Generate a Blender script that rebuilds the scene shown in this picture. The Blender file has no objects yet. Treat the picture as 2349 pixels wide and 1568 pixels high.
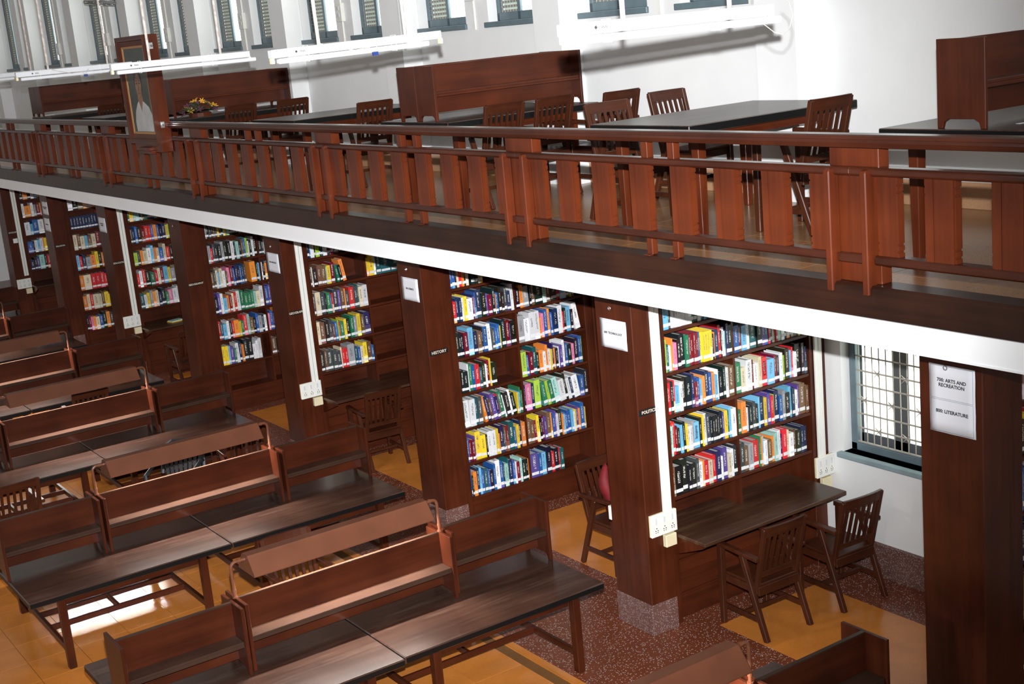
import bpy, bmesh, math, random
from mathutils import Vector, Matrix

random.seed(7)
scene = bpy.context.scene
C = scene.collection

# ------------------------------------------------------------------ camera
CAM = Vector((0.0, 0.0, 5.0))
YAW, PITCH, ROLL, FPX = 0.5768, 0.2306, -0.0949, 3104.77
fw = Vector((math.sin(YAW) * math.cos(PITCH), math.cos(YAW) * math.cos(PITCH), -math.sin(PITCH)))
r0 = Vector((math.cos(YAW), -math.sin(YAW), 0))
u0 = r0.cross(fw)
rt = r0 * math.cos(ROLL) + u0 * math.sin(ROLL)
up = -r0 * math.sin(ROLL) + u0 * math.cos(ROLL)
cam_d = bpy.data.cameras.new('camera')
cam = bpy.data.objects.new('camera', cam_d)
C.objects.link(cam)
cam.matrix_world = Matrix(((rt.x, up.x, -fw.x, CAM.x), (rt.y, up.y, -fw.y, CAM.y),
                           (rt.z, up.z, -fw.z, CAM.z), (0, 0, 0, 1)))
cam_d.sensor_width = 36.0
cam_d.lens = FPX / 2349.0 * 36.0
cam_d.clip_end = 200
scene.camera = cam

# ------------------------------------------------------------------ world, flash, exposure
world = bpy.data.worlds.new('world')
scene.world = world
world.use_nodes = True
wbg = world.node_tree.nodes['Background']
wbg.inputs['Color'].default_value = (1.0, 0.965, 0.92, 1)
wbg.inputs['Strength'].default_value = 0.37

fl = bpy.data.lights.new('camera_flash', 'SPOT')
fl.energy = 11400
fl.spot_size = math.radians(62)
fl.spot_blend = 1.0
fl.shadow_soft_size = 0.03
fl.color = (0.985, 0.99, 1.0)
flo = bpy.data.objects.new('camera_flash', fl)
C.objects.link(flo)
flo.location = CAM + up * 0.25
flo.rotation_euler = (Matrix.Rotation(math.radians(6.5), 3, 'Z') @ Matrix.Rotation(math.radians(4.5), 3, rt) @ cam.matrix_world.to_3x3()).to_euler()

scene.view_settings.view_transform = 'Standard'
scene.view_settings.look = 'None'
scene.view_settings.gamma = 1.0
scene.view_settings.use_curve_mapping = False
scene.view_settings.exposure = 0.0

# ------------------------------------------------------------------ material helpers
MATS = {}


def mat_base(name):
    m = bpy.data.materials.new(name)
    m.use_nodes = True
    nt = m.node_tree
    return m, nt, nt.nodes['Principled BSDF']


def N(nt, t, **kw):
    n = nt.nodes.new(t)
    for k, v in kw.items():
        setattr(n, k, v)
    return n


def ramp(nt, stops):
    n = nt.nodes.new('ShaderNodeValToRGB')
    e = n.color_ramp.elements
    while len(e) < len(stops):
        e.new(0.5)
    for i, (p, c) in enumerate(stops):
        e[i].position = p
        e[i].color = (c[0], c[1], c[2], 1)
    return n


def plain(name, col, rough=0.5, metal=0.0, coat=0.0, var=0.06, scale=9.0, bump=0.0, spec=0.5):
    m, nt, b = mat_base(name)
    tc = N(nt, 'ShaderNodeTexCoord')
    no = N(nt, 'ShaderNodeTexNoise')
    no.inputs['Scale'].default_value = scale
    no.inputs['Detail'].default_value = 4
    nt.links.new(tc.outputs['Object'], no.inputs['Vector'])
    lo = [max(0, c * (1 - var)) for c in col]
    hi = [min(1, c * (1 + var)) for c in col]
    rp = ramp(nt, [(0.3, lo), (0.7, hi)])
    nt.links.new(no.outputs['Fac'], rp.inputs['Fac'])
    nt.links.new(rp.outputs['Color'], b.inputs['Base Color'])
    b.inputs['Roughness'].default_value = rough
    b.inputs['Metallic'].default_value = metal
    b.inputs['Coat Weight'].default_value = coat
    b.inputs['Coat Roughness'].default_value = 0.15
    b.inputs['Specular IOR Level'].default_value = spec
    if bump:
        bp = N(nt, 'ShaderNodeBump')
        bp.inputs['Strength'].default_value = bump
        bp.inputs['Distance'].default_value = 0.01
        nt.links.new(no.outputs['Fac'], bp.inputs['Height'])
        nt.links.new(bp.outputs['Normal'], b.inputs['Normal'])
    MATS[name] = m
    return m


def wood(name, dark, light, axis, rough=0.35, coat=0.06, spec=0.28, fine=22.0, wear=0.0, wearcol=(0.2, 0.15, 0.11)):
    m, nt, b = mat_base(name)
    tc = N(nt, 'ShaderNodeTexCoord')
    mp = N(nt, 'ShaderNodeMapping')
    sc = {'x': (0.9, fine, fine), 'y': (fine, 0.9, fine), 'z': (fine, fine, 0.9)}[axis]
    mp.inputs['Scale'].default_value = sc
    nt.links.new(tc.outputs['Object'], mp.inputs['Vector'])
    no = N(nt, 'ShaderNodeTexNoise')
    no.inputs['Scale'].default_value = 1.0
    no.inputs['Detail'].default_value = 5
    no.inputs['Distortion'].default_value = 0.6
    nt.links.new(mp.outputs['Vector'], no.inputs['Vector'])
    big = N(nt, 'ShaderNodeTexNoise')
    big.inputs['Scale'].default_value = 2.2
    big.inputs['Detail'].default_value = 3
    nt.links.new(tc.outputs['Object'], big.inputs['Vector'])
    ad = N(nt, 'ShaderNodeMath', operation='MULTIPLY_ADD')
    ad.inputs[1].default_value = 0.40
    nt.links.new(no.outputs['Fac'], ad.inputs[0])
    m2 = N(nt, 'ShaderNodeMath', operation='MULTIPLY')
    m2.inputs[1].default_value = 0.60
    nt.links.new(big.outputs['Fac'], m2.inputs[0])
    nt.links.new(m2.outputs[0], ad.inputs[2])
    rp = ramp(nt, [(0.30, dark), (0.72, light)])
    nt.links.new(ad.outputs[0], rp.inputs['Fac'])
    out = rp.outputs['Color']
    if wear > 0:
        wn = N(nt, 'ShaderNodeTexNoise')
        wn.inputs['Scale'].default_value = 1.0
        wn.inputs['Detail'].default_value = 6
        wn.inputs['Roughness'].default_value = 0.7
        mp2 = N(nt, 'ShaderNodeMapping')
        mp2.inputs['Scale'].default_value = {'x': (1.3, 11, 11), 'y': (11, 1.3, 11), 'z': (11, 11, 1.3)}[axis]
        nt.links.new(tc.outputs['Object'], mp2.inputs['Vector'])
        nt.links.new(mp2.outputs['Vector'], wn.inputs['Vector'])
        wr = ramp(nt, [(0.5, (0, 0, 0)), (0.72, (wear, wear, wear))])
        nt.links.new(wn.outputs['Fac'], wr.inputs['Fac'])
        mx = N(nt, 'ShaderNodeMixRGB')
        nt.links.new(wr.outputs['Color'], mx.inputs['Fac'])
        nt.links.new(out, mx.inputs['Color1'])
        mx.inputs['Color2'].default_value = (*wearcol, 1)
        out = mx.outputs['Color']
    nt.links.new(out, b.inputs['Base Color'])
    b.inputs['Roughness'].default_value = rough
    b.inputs['Coat Weight'].default_value = coat
    b.inputs['Coat Roughness'].default_value = 0.18
    b.inputs['Specular IOR Level'].default_value = spec
    bp = N(nt, 'ShaderNodeBump')
    bp.inputs['Strength'].default_value = 0.12
    bp.inputs['Distance'].default_value = 0.004
    nt.links.new(no.outputs['Fac'], bp.inputs['Height'])
    nt.links.new(bp.outputs['Normal'], b.inputs['Normal'])
    MATS[name] = m
    return m


def emit(name, col, strength):
    m, nt, b = mat_base(name)
    no = N(nt, 'ShaderNodeTexNoise')
    no.inputs['Scale'].default_value = 1.4
    rp = ramp(nt, [(0.35, [c * 0.85 for c in col]), (0.6, col)])
    nt.links.new(no.outputs['Fac'], rp.inputs['Fac'])
    nt.links.new(rp.outputs['Color'], b.inputs['Emission Color'])
    b.inputs['Base Color'].default_value = (*col, 1)
    b.inputs['Emission Strength'].default_value = strength
    MATS[name] = m
    return m


def terrazzo(name, col, chipcol, chip=0.25, scale=95.0, rough=0.3, var=0.12, chipden=0.62):
    m, nt, b = mat_base(name)
    tc = N(nt, 'ShaderNodeTexCoord')
    vo = N(nt, 'ShaderNodeTexVoronoi')
    vo.inputs['Scale'].default_value = scale
    nt.links.new(tc.outputs['Object'], vo.inputs['Vector'])
    sep = N(nt, 'ShaderNodeSeparateColor')
    nt.links.new(vo.outputs['Color'], sep.inputs['Color'])
    g1 = N(nt, 'ShaderNodeMath', operation='GREATER_THAN')
    g1.inputs[1].default_value = chipden
    nt.links.new(sep.outputs['Red'], g1.inputs[0])
    l1 = N(nt, 'ShaderNodeMath', operation='LESS_THAN')
    l1.inputs[1].default_value = 0.42
    nt.links.new(vo.outputs['Distance'], l1.inputs[0])
    mu = N(nt, 'ShaderNodeMath', operation='MULTIPLY')
    nt.links.new(g1.outputs[0], mu.inputs[0])
    nt.links.new(l1.outputs[0], mu.inputs[1])
    mu2 = N(nt, 'ShaderNodeMath', operation='MULTIPLY')
    mu2.inputs[1].default_value = chip
    nt.links.new(mu.outputs[0], mu2.inputs[0])
    no = N(nt, 'ShaderNodeTexNoise')
    no.inputs['Scale'].default_value = 3.0
    no.inputs['Detail'].default_value = 5
    nt.links.new(tc.outputs['Object'], no.inputs['Vector'])
    rp = ramp(nt, [(0.3, [c * (1 - var) for c in col]), (0.7, [min(1, c * (1 + var)) for c in col])])
    nt.links.new(no.outputs['Fac'], rp.inputs['Fac'])
    mx = N(nt, 'ShaderNodeMixRGB')
    nt.links.new(mu2.outputs[0], mx.inputs['Fac'])
    nt.links.new(rp.outputs['Color'], mx.inputs['Color1'])
    mx.inputs['Color2'].default_value = (*chipcol, 1)
    nt.links.new(mx.outputs['Color'], b.inputs['Base Color'])
    b.inputs['Roughness'].default_value = rough
    MATS[name] = m
    return m


# ---- palette
WD, WL = (0.030, 0.0060, 0.0025), (0.096, 0.0205, 0.0068)
for ax in 'xyz':
    wood('wood_' + ax, WD, WL, ax)
    wood('rail_' + ax, (0.040, 0.0076, 0.0029), (0.124, 0.0245, 0.0072), ax, rough=0.30, coat=0.05, spec=0.22)
    wood('desk_' + ax, (0.021, 0.0048, 0.0022), (0.066, 0.0148, 0.0056), ax, rough=0.3, coat=0.03, spec=0.22)
wood('shelf_wood', (0.020, 0.0095, 0.0062), (0.050, 0.025, 0.0165), 'x', rough=0.33, coat=0.08)
wood('railbar_y', (0.022, 0.0052, 0.0026), (0.066, 0.0160, 0.0072), 'y', rough=0.26, coat=0.12, spec=0.3)
wood('gtop_x', (0.020, 0.0095, 0.0065), (0.056, 0.027, 0.018), 'x', rough=0.34, coat=0.08, spec=0.3, wear=0.5, wearcol=(0.12, 0.075, 0.055))
wood('top_x', (0.020, 0.0095, 0.0068), (0.058, 0.028, 0.019), 'x', rough=0.27, coat=0.35, wear=0.45, wearcol=(0.11, 0.07, 0.055))
wood('chair_z', (0.026, 0.0070, 0.0030), (0.076, 0.0205, 0.0084), 'z', rough=0.34, coat=0.03, spec=0.22)
wood('chair_x', (0.026, 0.0070, 0.0030), (0.076, 0.0205, 0.0084), 'x', rough=0.34, coat=0.03, spec=0.22)
wood('kerb', (0.011, 0.0042, 0.0026), (0.036, 0.0125, 0.0068), 'y', rough=0.3, coat=0.05, spec=0.25)
wood('alcove_top', (0.026, 0.0105, 0.0058), (0.078, 0.033, 0.0175), 'x', rough=0.36, coat=0.05, spec=0.3, wear=0.55, wearcol=(0.16, 0.085, 0.05))
plain('black_edge', (0.005, 0.005, 0.005), rough=0.4, spec=0.22)
plain('white_wall', (0.78, 0.79, 0.79), rough=0.85, var=0.02, scale=3)
plain('white_beam', (0.86, 0.88, 0.90), rough=0.55, var=0.02, scale=2)
plain('white_plastic', (0.78, 0.78, 0.73), rough=0.4, var=0.03)
plain('cream_plastic', (0.72, 0.64, 0.42), rough=0.45, var=0.05)
plain('paper', (0.74, 0.76, 0.82), rough=0.8, var=0.02, bump=0.15, scale=5)
plain('ink', (0.03, 0.025, 0.03), rough=0.7)
plain('ink_blue', (0.05, 0.09, 0.16), rough=0.7)
plain('plate_black', (0.010, 0.010, 0.012), rough=0.35)
plain('plate_letter', (0.62, 0.52, 0.40), rough=0.5)
plain('steel', (0.55, 0.55, 0.56), rough=0.3, metal=0.9)
plain('rod_paint', (0.50, 0.44, 0.40), rough=0.6, var=0.3, scale=30)
plain('lamp_brown', (0.105, 0.036, 0.018), rough=0.36, coat=0.08, spec=0.3, var=0.12, scale=5)
plain('lamp_inner', (0.75, 0.72, 0.66), rough=0.5)
plain('fixture_white', (0.60, 0.62, 0.65), rough=0.35, var=0.02)
plain('teal_paint', (0.115, 0.165, 0.19), rough=0.45, var=0.12, scale=6)
plain('sill_teal', (0.24, 0.32, 0.345), rough=0.5, var=0.15, scale=4)
plain('louver', (0.34, 0.37, 0.35), rough=0.6)
plain('wire', (0.42, 0.38, 0.33), rough=0.5, metal=0.2)
plain('dark_grey', (0.085, 0.092, 0.10), rough=0.5)
plain('red_cloth', (0.15, 0.003, 0.007), rough=0.7, var=0.25, scale=8, bump=0.6)
plain('page', (0.50, 0.49, 0.46), rough=0.9, var=0.2, scale=60)
plain('gold_trim', (0.42, 0.20, 0.06), rough=0.28, metal=0.3)
plain('flower_yellow', (0.72, 0.36, 0.03), rough=0.6, var=0.3)
plain('flower_purple', (0.10, 0.03, 0.06), rough=0.6, var=0.4)
plain('leaf_dark', (0.035, 0.055, 0.02), rough=0.6, var=0.4)
plain('grey_plastic', (0.34, 0.35, 0.36), rough=0.4)
plain('blue_tape', (0.01, 0.03, 0.16), rough=0.5)
plain('mint', (0.45, 0.7, 0.6), rough=0.6)
plain('charcoal', (0.016, 0.020, 0.024), rough=0.45)
terrazzo('red_terrazzo', (0.155, 0.040, 0.0175), (0.55, 0.46, 0.42), chip=0.85, scale=88, rough=0.32, chipden=0.75)
terrazzo('plinth_terrazzo', (0.130, 0.062, 0.052), (0.45, 0.38, 0.36), chip=0.55, scale=100, rough=0.3)
terrazzo('orange_floor', (0.54, 0.190, 0.035), (0.16, 0.06, 0.015), chip=0.35, scale=150, rough=0.16, chipden=0.8)
terrazzo('gallery_floor', (0.270, 0.128, 0.052), (0.12, 0.06, 0.03), chip=0.25, scale=120, rough=0.24)
terrazzo('tan_skirting', (0.42, 0.235, 0.125), (0.2, 0.1, 0.05), chip=0.2, scale=90, rough=0.5)
plain('grout', (0.16, 0.07, 0.02), rough=0.6)
emit('daylight', (0.95, 1.0, 0.94), 4.0)
emit('daylight_low', (0.90, 1.0, 0.92), 2.2)
emit('daylight_green', (0.60, 0.70, 0.60), 0.16)
emit('tube_lit', (1.0, 0.93, 0.85), 7.0)
plain('glass_cage', (0.30, 0.30, 0.29), rough=0.3, metal=0.5)


# ------------------------------------------------------------------ geometry helpers
class MB:
    """collects geometry, links it as ONE mesh object"""

    def __init__(self):
        self.v, self.f, self.m = [], [], []

    def _add(self, vs, fs, mi=0):
        o = len(self.v)
        self.v += [tuple(p) for p in vs]
        for f in fs:
            self.f.append(tuple(o + i for i in f))
            self.m.append(mi)
        return self

    def box(self, a, b, mi=0, top=None, side=None):
        x0, y0, z0 = a
        x1, y1, z1 = b
        vs = [(x0, y0, z0), (x1, y0, z0), (x1, y1, z0), (x0, y1, z0), (x0, y0, z1), (x1, y0, z1), (x1, y1, z1), (x0, y1, z1)]
        fs = [(0, 3, 2, 1), (4, 5, 6, 7), (0, 1, 5, 4), (1, 2, 6, 5), (2, 3, 7, 6), (3, 0, 4, 7)]
        o = len(self.v)
        self.v += vs
        for i, f in enumerate(fs):
            self.f.append(tuple(o + j for j in f))
            self.m.append(top if (i == 1 and top is not None) else (side if (side is not None and i >= 2) else mi))
        return self

    def bar(self, p, q, w, d, mi=0, up_=(0, 0, 1), w2=None, d2=None):
        """square bar from p to q: w across (perp to up), d along up_"""
        p, q = Vector(p), Vector(q)
        t = (q - p).normalized()
        u = Vector(up_)
        s = t.cross(u)
        if s.length < 1e-5:
            u = Vector((0, 1, 0))
            s = t.cross(u)
        s.normalize()
        u = s.cross(t).normalized()
        vs = []
        for c, ww, dd in ((p, w, d), (q, w2 or w, d2 or d)):
            for a, b_ in ((-1, -1), (1, -1), (1, 1), (-1, 1)):
                vs.append(c + s * (a * ww / 2) + u * (b_ * dd / 2))
        fs = [(3, 2, 1, 0), (4, 5, 6, 7), (0, 1, 5, 4), (1, 2, 6, 5), (2, 3, 7, 6), (3, 0, 4, 7)]
        return self._add(vs, fs, mi)

    def prism(self, pts, axis, a, b, mi=0):
        """2D outline extruded along an axis; pts are the two other coords in xyz order"""
        n = len(pts)

        def mk(p, c):
            if axis == 'x':
                return (c, p[0], p[1])
            if axis == 'y':
                return (p[0], c, p[1])
            return (p[0], p[1], c)
        vs = [mk(p, a) for p in pts] + [mk(p, b) for p in pts]
        fs = [tuple(range(n))[::-1], tuple(range(n, 2 * n))]
        for i in range(n):
            j = (i + 1) % n
            fs.append((i, j, n + j, n + i))
        return self._add(vs, fs, mi)

    def tube(self, path, r, seg=8, mi=0, caps=True):
        path = [Vector(p) for p in path]
        o = len(self.v)
        prev = None
        for i, p in enumerate(path):
            t = (path[min(i + 1, len(path) - 1)] - path[max(i - 1, 0)]).normalized()
            if prev is None:
                a = Vector((0, 0, 1)) if abs(t.z) < 0.9 else Vector((1, 0, 0))
                s = t.cross(a).normalized()
            else:
                s = (prev - t * prev.dot(t)).normalized()
            prev = s
            u = t.cross(s)
            rr = r[i] if isinstance(r, (list, tuple)) else r
            for k in range(seg):
                an = 2 * math.pi * k / seg
                self.v.append(tuple(p + (s * math.cos(an) + u * math.sin(an)) * rr))
        for i in range(len(path) - 1):
            for k in range(seg):
                k2 = (k + 1) % seg
                self.f.append((o + i * seg + k, o + i * seg + k2, o + (i + 1) * seg + k2, o + (i + 1) * seg + k))
                self.m.append(mi)
        if caps:
            self.f.append(tuple(o + k for k in range(seg))[::-1])
            self.m.append(mi)
            e = o + (len(path) - 1) * seg
            self.f.append(tuple(e + k for k in range(seg)))
            self.m.append(mi)
        return self

    def ball(self, c, r, seg=8, rings=5, mi=0, sq=(1, 1, 1)):
        o = len(self.v)
        c = Vector(c)
        for i in range(rings + 1):
            th = math.pi * i / rings
            for k in range(seg):
                ph = 2 * math.pi * k / seg
                self.v.append((c.x + r * sq[0] * math.sin(th) * math.cos(ph), c.y + r * sq[1] * math.sin(th) * math.sin(ph), c.z + r * sq[2] * math.cos(th)))
        for i in range(rings):
            for k in range(seg):
                k2 = (k + 1) % seg
                self.f.append((o + i * seg + k, o + (i + 1) * seg + k, o + (i + 1) * seg + k2, o + i * seg + k2))
                self.m.append(mi)
        return self

    def mesh(self, name, mats, bevel=0.0, smooth=False):
        me = bpy.data.meshes.new(name)
        me.from_pydata(self.v, [], self.f)
        me.polygons.foreach_set('material_index', self.m)
        for mm in (mats if isinstance(mats, (list, tuple)) else [mats]):
            me.materials.append(MATS[mm] if isinstance(mm, str) else mm)
        bm = bmesh.new()
        bm.from_mesh(me)
        bmesh.ops.recalc_face_normals(bm, faces=bm.faces)
        if bevel > 0:
            es = [e for e in bm.edges if len(e.link_faces) == 2 and e.calc_face_angle(0) > 0.6]
            bmesh.ops.bevel(bm, geom=es, offset=bevel, segments=1, affect='EDGES', profile=0.5, clamp_overlap=True)
        bm.to_mesh(me)
        bm.free()
        if smooth:
            me.polygons.foreach_set('use_smooth', [True] * len(me.polygons))
        return me

    def obj(self, name, mats, parent=None, bevel=0.0, smooth=False, loc=None):
        o = bpy.data.objects.new(name, self.mesh(name, mats, bevel, smooth))
        C.objects.link(o)
        if parent is not None:
            o.parent = parent
        if loc is not None:
            o.location = loc
        return o


def tag(o, label, cat, group=None):
    o['label'] = label
    o['category'] = cat
    if group:
        o['group'] = group
    return o


def thing(name, label, cat, loc=(0, 0, 0), rz=0.0, group=None):
    o = bpy.data.objects.new(name, None)
    o.empty_display_size = 0.1
    C.objects.link(o)
    o.location = loc
    o.rotation_euler = (0, 0, rz)
    return tag(o, label, cat, group)


def struct(o):
    o['kind'] = 'structure'
    return o


def place(name, me, parent, loc=(0, 0, 0), rot=(0, 0, 0), scale=(1, 1, 1)):
    o = bpy.data.objects.new(name, me)
    C.objects.link(o)
    o.parent = parent
    o.location = loc
    o.rotation_euler = rot
    o.scale = scale
    return o


def copy_tree(src, parent=None):
    c = src.copy()
    C.objects.link(c)
    c.parent = parent
    for ch in src.children:
        copy_tree(ch, c)
    return c


def ordinal(n):
    base = {1: 'first', 2: 'second', 3: 'third', 4: 'fourth', 5: 'fifth', 6: 'sixth', 7: 'seventh', 8: 'eighth', 9: 'ninth', 10: 'tenth',
            11: 'eleventh', 12: 'twelfth', 13: 'thirteenth', 14: 'fourteenth', 15: 'fifteenth', 16: 'sixteenth', 17: 'seventeenth',
            18: 'eighteenth', 19: 'nineteenth', 20: 'twentieth', 30: 'thirtieth', 40: 'fortieth', 50: 'fiftieth'}
    if n in base:
        return base[n]
    tens = {2: 'twenty', 3: 'thirty', 4: 'forty', 5: 'fifty'}[n // 10]
    return tens + '-' + base[n % 10]


def text_mesh(txt, size, mat, bold=0.0, align='CENTER', space=1.0):
    cu = bpy.data.curves.new('text', 'FONT')
    cu.body = txt
    cu.size = size
    cu.align_x = align
    cu.align_y = 'CENTER'
    cu.offset = bold
    cu.space_line = space
    cu.extrude = 0.0006
    cu.resolution_u = 2
    ob = bpy.data.objects.new('text', cu)
    C.objects.link(ob)
    bpy.context.view_layer.update()
    me = bpy.data.meshes.new_from_object(ob.evaluated_get(bpy.context.evaluated_depsgraph_get()))
    bpy.data.objects.remove(ob)
    bpy.data.curves.remove(cu)
    me.materials.clear()
    me.materials.append(MATS[mat])
    return me


ROT_HALL = (math.pi / 2, 0, -math.pi / 2)   # text facing -x (the hall), reading towards -y
ROT_NEAR = (math.pi / 2, 0, 0)              # text facing -y, reading towards +x

# ------------------------------------------------------------------ constants of the place
PITCHY = 3.233
PX0, PX1 = 6.3815, 6.648
PY = [8.089 + PITCHY * (k - 1) for k in range(0, 9)]      # near faces of pillars P0..P8
PD = 0.4585
WX = 8.561          # inner face of the window wall
GF = 3.306          # gallery floor
RX = 5.60           # gallery front
YEND = 34.4
Y0 = 1.5

# ------------------------------------------------------------------ floor
m = MB()
m.box((-2.5, Y0, -0.2), (8.9, YEND, -0.008), 0)
floor = struct(m.obj('floor', ['grout']))
m = MB()
m.box((5.487, Y0, -0.008), (WX, YEND, 0.0), 0)
m.obj('border_strip', ['red_terrazzo'], floor)
m = MB()
for k in range(0, 9):
    m = MB()
    m.box((6.90, PY[k] - PITCHY + PD + 0.30, -0.004), (8.04, PY[k] - 0.22, 0.0015))
    m.obj('alcove_panel', ['orange_floor'], floor)
TS = 0.442
tm = MB().box((0, 0, -0.008), (TS - 0.004, TS - 0.004, 0.0)).mesh('tile', ['orange_floor'])
rest = MB()
tiles = []
ix0, iy0 = -8, -14
for i in range(-8, 7):
    for j in range(-14, 52):
        x, y = 2.66 + i * TS, 11.566 + j * TS
        if x + TS > 5.49:
            continue
        d = Vector((x + TS / 2, y + TS / 2, 0)) - CAM
        zc = d.dot(fw)
        vis = False
        if zc > 0:
            px = 1174.5 + FPX * d.dot(rt) / zc
            py = 784 - FPX * d.dot(up) / zc
            vis = -80 < px < 2420 and -50 < py < 1640
        tiles.append((not vis, y, x))
tiles.sort()
for n_, (nv, y, x) in enumerate(tiles):
    if not nv and n_ < 290:
        place('tile', tm, floor, (x, y, 0))
    elif y < YEND - TS:
        rest.box((x, y, -0.008), (x + TS - 0.004, y + TS - 0.004, 0))
o = rest.obj('tile_field', ['orange_floor'], floor)
o['kind'] = 'stuff'
MB().box((5.412, Y0, -0.008), (5.487, YEND, 0.0)).obj('edge_strip', ['orange_floor'], floor)

# ------------------------------------------------------------------ window wall
wall = MB()
T = 0.36
X1 = WX + T
LW = (6.15, 7.975, 1.065, 2.80)          # lower window opening of the nearest alcove: y0,y1,z0,z1
wall.box((WX, Y0, -0.2), (X1, LW[0], 3.10))
wall.box((WX, LW[1], -0.2), (X1, YEND, 3.10))
wall.box((WX, LW[0], -0.2), (X1, LW[1], LW[2]))
wall.box((WX, LW[0], LW[3]), (X1, LW[1], 3.10))
wall.box((WX, Y0, 3.10), (X1, YEND, 5.00))
wall.box((WX, Y0, 7.05), (X1, YEND, 8.6))
UW = []
for k in range(-2, 9):
    for a, b in ((8.80, 9.78), (10.25, 11.305)):
        if a + PITCHY * k > Y0 + 0.3 and b + PITCHY * k < YEND - 0.3:
            UW.append((a + PITCHY * k, b + PITCHY * k))
yy = Y0
for a, b in UW:
    wall.box((WX, yy, 5.00), (X1, a, 7.05))
    yy = b
wall.box((WX, yy, 5.00), (X1, YEND, 7.05))
wr = struct(wall.obj('wall_right', ['white_wall']))
for k in range(-1, 9):
    y = 8.09 + PITCHY * k
    MB().box((WX - 0.26, y, GF), (WX + 0.01, y + 0.46, 8.6)).obj('pilaster', ['white_wall'], wr)
MB().box((WX - 0.05, Y0, GF + 0.205), (WX + 0.01, YEND, GF + 0.30)).obj('ledge', ['white_wall'], wr, bevel=0.008)
m = MB()
m.box((-2.5, YEND, -0.2), (X1, YEND + 0.3, 8.6))
wf = struct(m.obj('wall_far', ['white_wall']))
MB().box((5.7, YEND - 0.05, 4.16), (8.5, YEND + 0.01, 4.28)).obj('handrail', ['wood_x'], wf, bevel=0.01)
bs = MB().box((WX - 0.025, Y0, 0.0), (WX + 0.01, YEND, 0.295))
bs.prism([(WX - 0.025, 0.295), (WX + 0.01, 0.295), (WX + 0.01, 0.31)], 'y', Y0, YEND)
struct(bs.obj('baseboard_right', ['plinth_terrazzo']))
struct(MB().box((WX - 0.03, Y0, GF), (WX + 0.01, YEND, GF + 0.205)).obj('baseboard_gallery', ['tan_skirting'], bevel=0.004))

struct(MB().box((-2.5, Y0, 8.6), (X1, YEND + 0.3, 8.75)).obj('ceiling', ['white_wall']))

# lower window
wi = 0


def struct_thing(name, loc=(0, 0, 0)):
    o = bpy.data.objects.new(name, None)
    o.empty_display_size = 0.1
    C.objects.link(o)
    o.location = loc
    return struct(o)


w = struct_thing('window_1')
fx = WX + 0.10
a, b, z0, z1 = LW
m = MB()
m.box((fx, a, z0), (fx + 0.07, a + 0.07, z1)).box((fx, b - 0.07, z0), (fx + 0.07, b, z1))
m.box((fx, a, z0), (fx + 0.07, b, z0 + 0.07)).box((fx, a, z1 - 0.07), (fx + 0.07, b, z1))
m.obj('window_frame', ['teal_paint'], w, bevel=0.006)
MB().box((WX - 0.06, a - 0.04, z0 - 0.045), (fx + 0.08, b + 0.035, z0)).obj('window_sill', ['sill_teal'], w, bevel=0.006)
m = MB()
ny = int((b - a - 0.16) / 0.075)
for i in range(ny + 1):
    y = a + 0.08 + i * 0.075
    m.tube([(fx + 0.02, y, z0 + 0.06), (fx + 0.02, y, z1 - 0.06)], 0.0055, 5)
nz = int((z1 - z0 - 0.14) / 0.13)
for i in range(nz + 1):
    z = z0 + 0.08 + i * 0.13
    m.tube([(fx + 0.015, a + 0.06, z), (fx + 0.015, b - 0.06, z)], 0.0085, 5)
m.obj('grille', ['wire'], w)
clip = MB()
for s1, s2 in ((1, 1), (1, -1), (-1, 1), (-1, -1)):
    clip.bar((0, 0, 0), (-0.012, s1 * 0.036, s2 * 0.036), 0.018, 0.008, w2=0.004, d2=0.004)
clm = clip.mesh('clip', ['wire'])
for i in range(1, nz):
    for j in range(6):
        if i % 2:
            y = b - 0.16 - j * 0.30 - (0.15 if i % 4 == 1 else 0)
            if y > a + 0.1:
                place('clip', clm, w, (fx + 0.012, y, z0 + 0.08 + i * 0.13))
for y, ww in ((b - 0.022, 0.044), (7.508, 0.165), (7.0, 0.05), (6.55, 0.165)):
    MB().box((fx + 0.12, y - ww / 2, z0 + 0.02), (fx + 0.15, y + ww / 2, z1)).obj('casement_stile', ['dark_grey'], w, bevel=0.005)
MB().box((fx + 0.12, a, z0), (fx + 0.15, b, z0 + 0.13)).obj('casement_rail', ['dark_grey'], w, bevel=0.005)
for j, (p, q) in enumerate(((7.59, b - 0.044), (7.025, 7.426), (6.632, 6.975), (a, 6.468))):
    MB().box((fx + 0.125, p, z0 + 0.13), (fx + 0.13, q, z1)).obj('pane', ['daylight_low'], w)
MB().box((fx + 0.155, a, z0), (fx + 0.16, b, z1)).obj('outer_pane', ['daylight_green'], w)

# upper windows (far leaf is a louvred shutter behind a wire guard, near leaf an open bright pane)
fz0, fz1 = 5.03, 7.05


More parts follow.
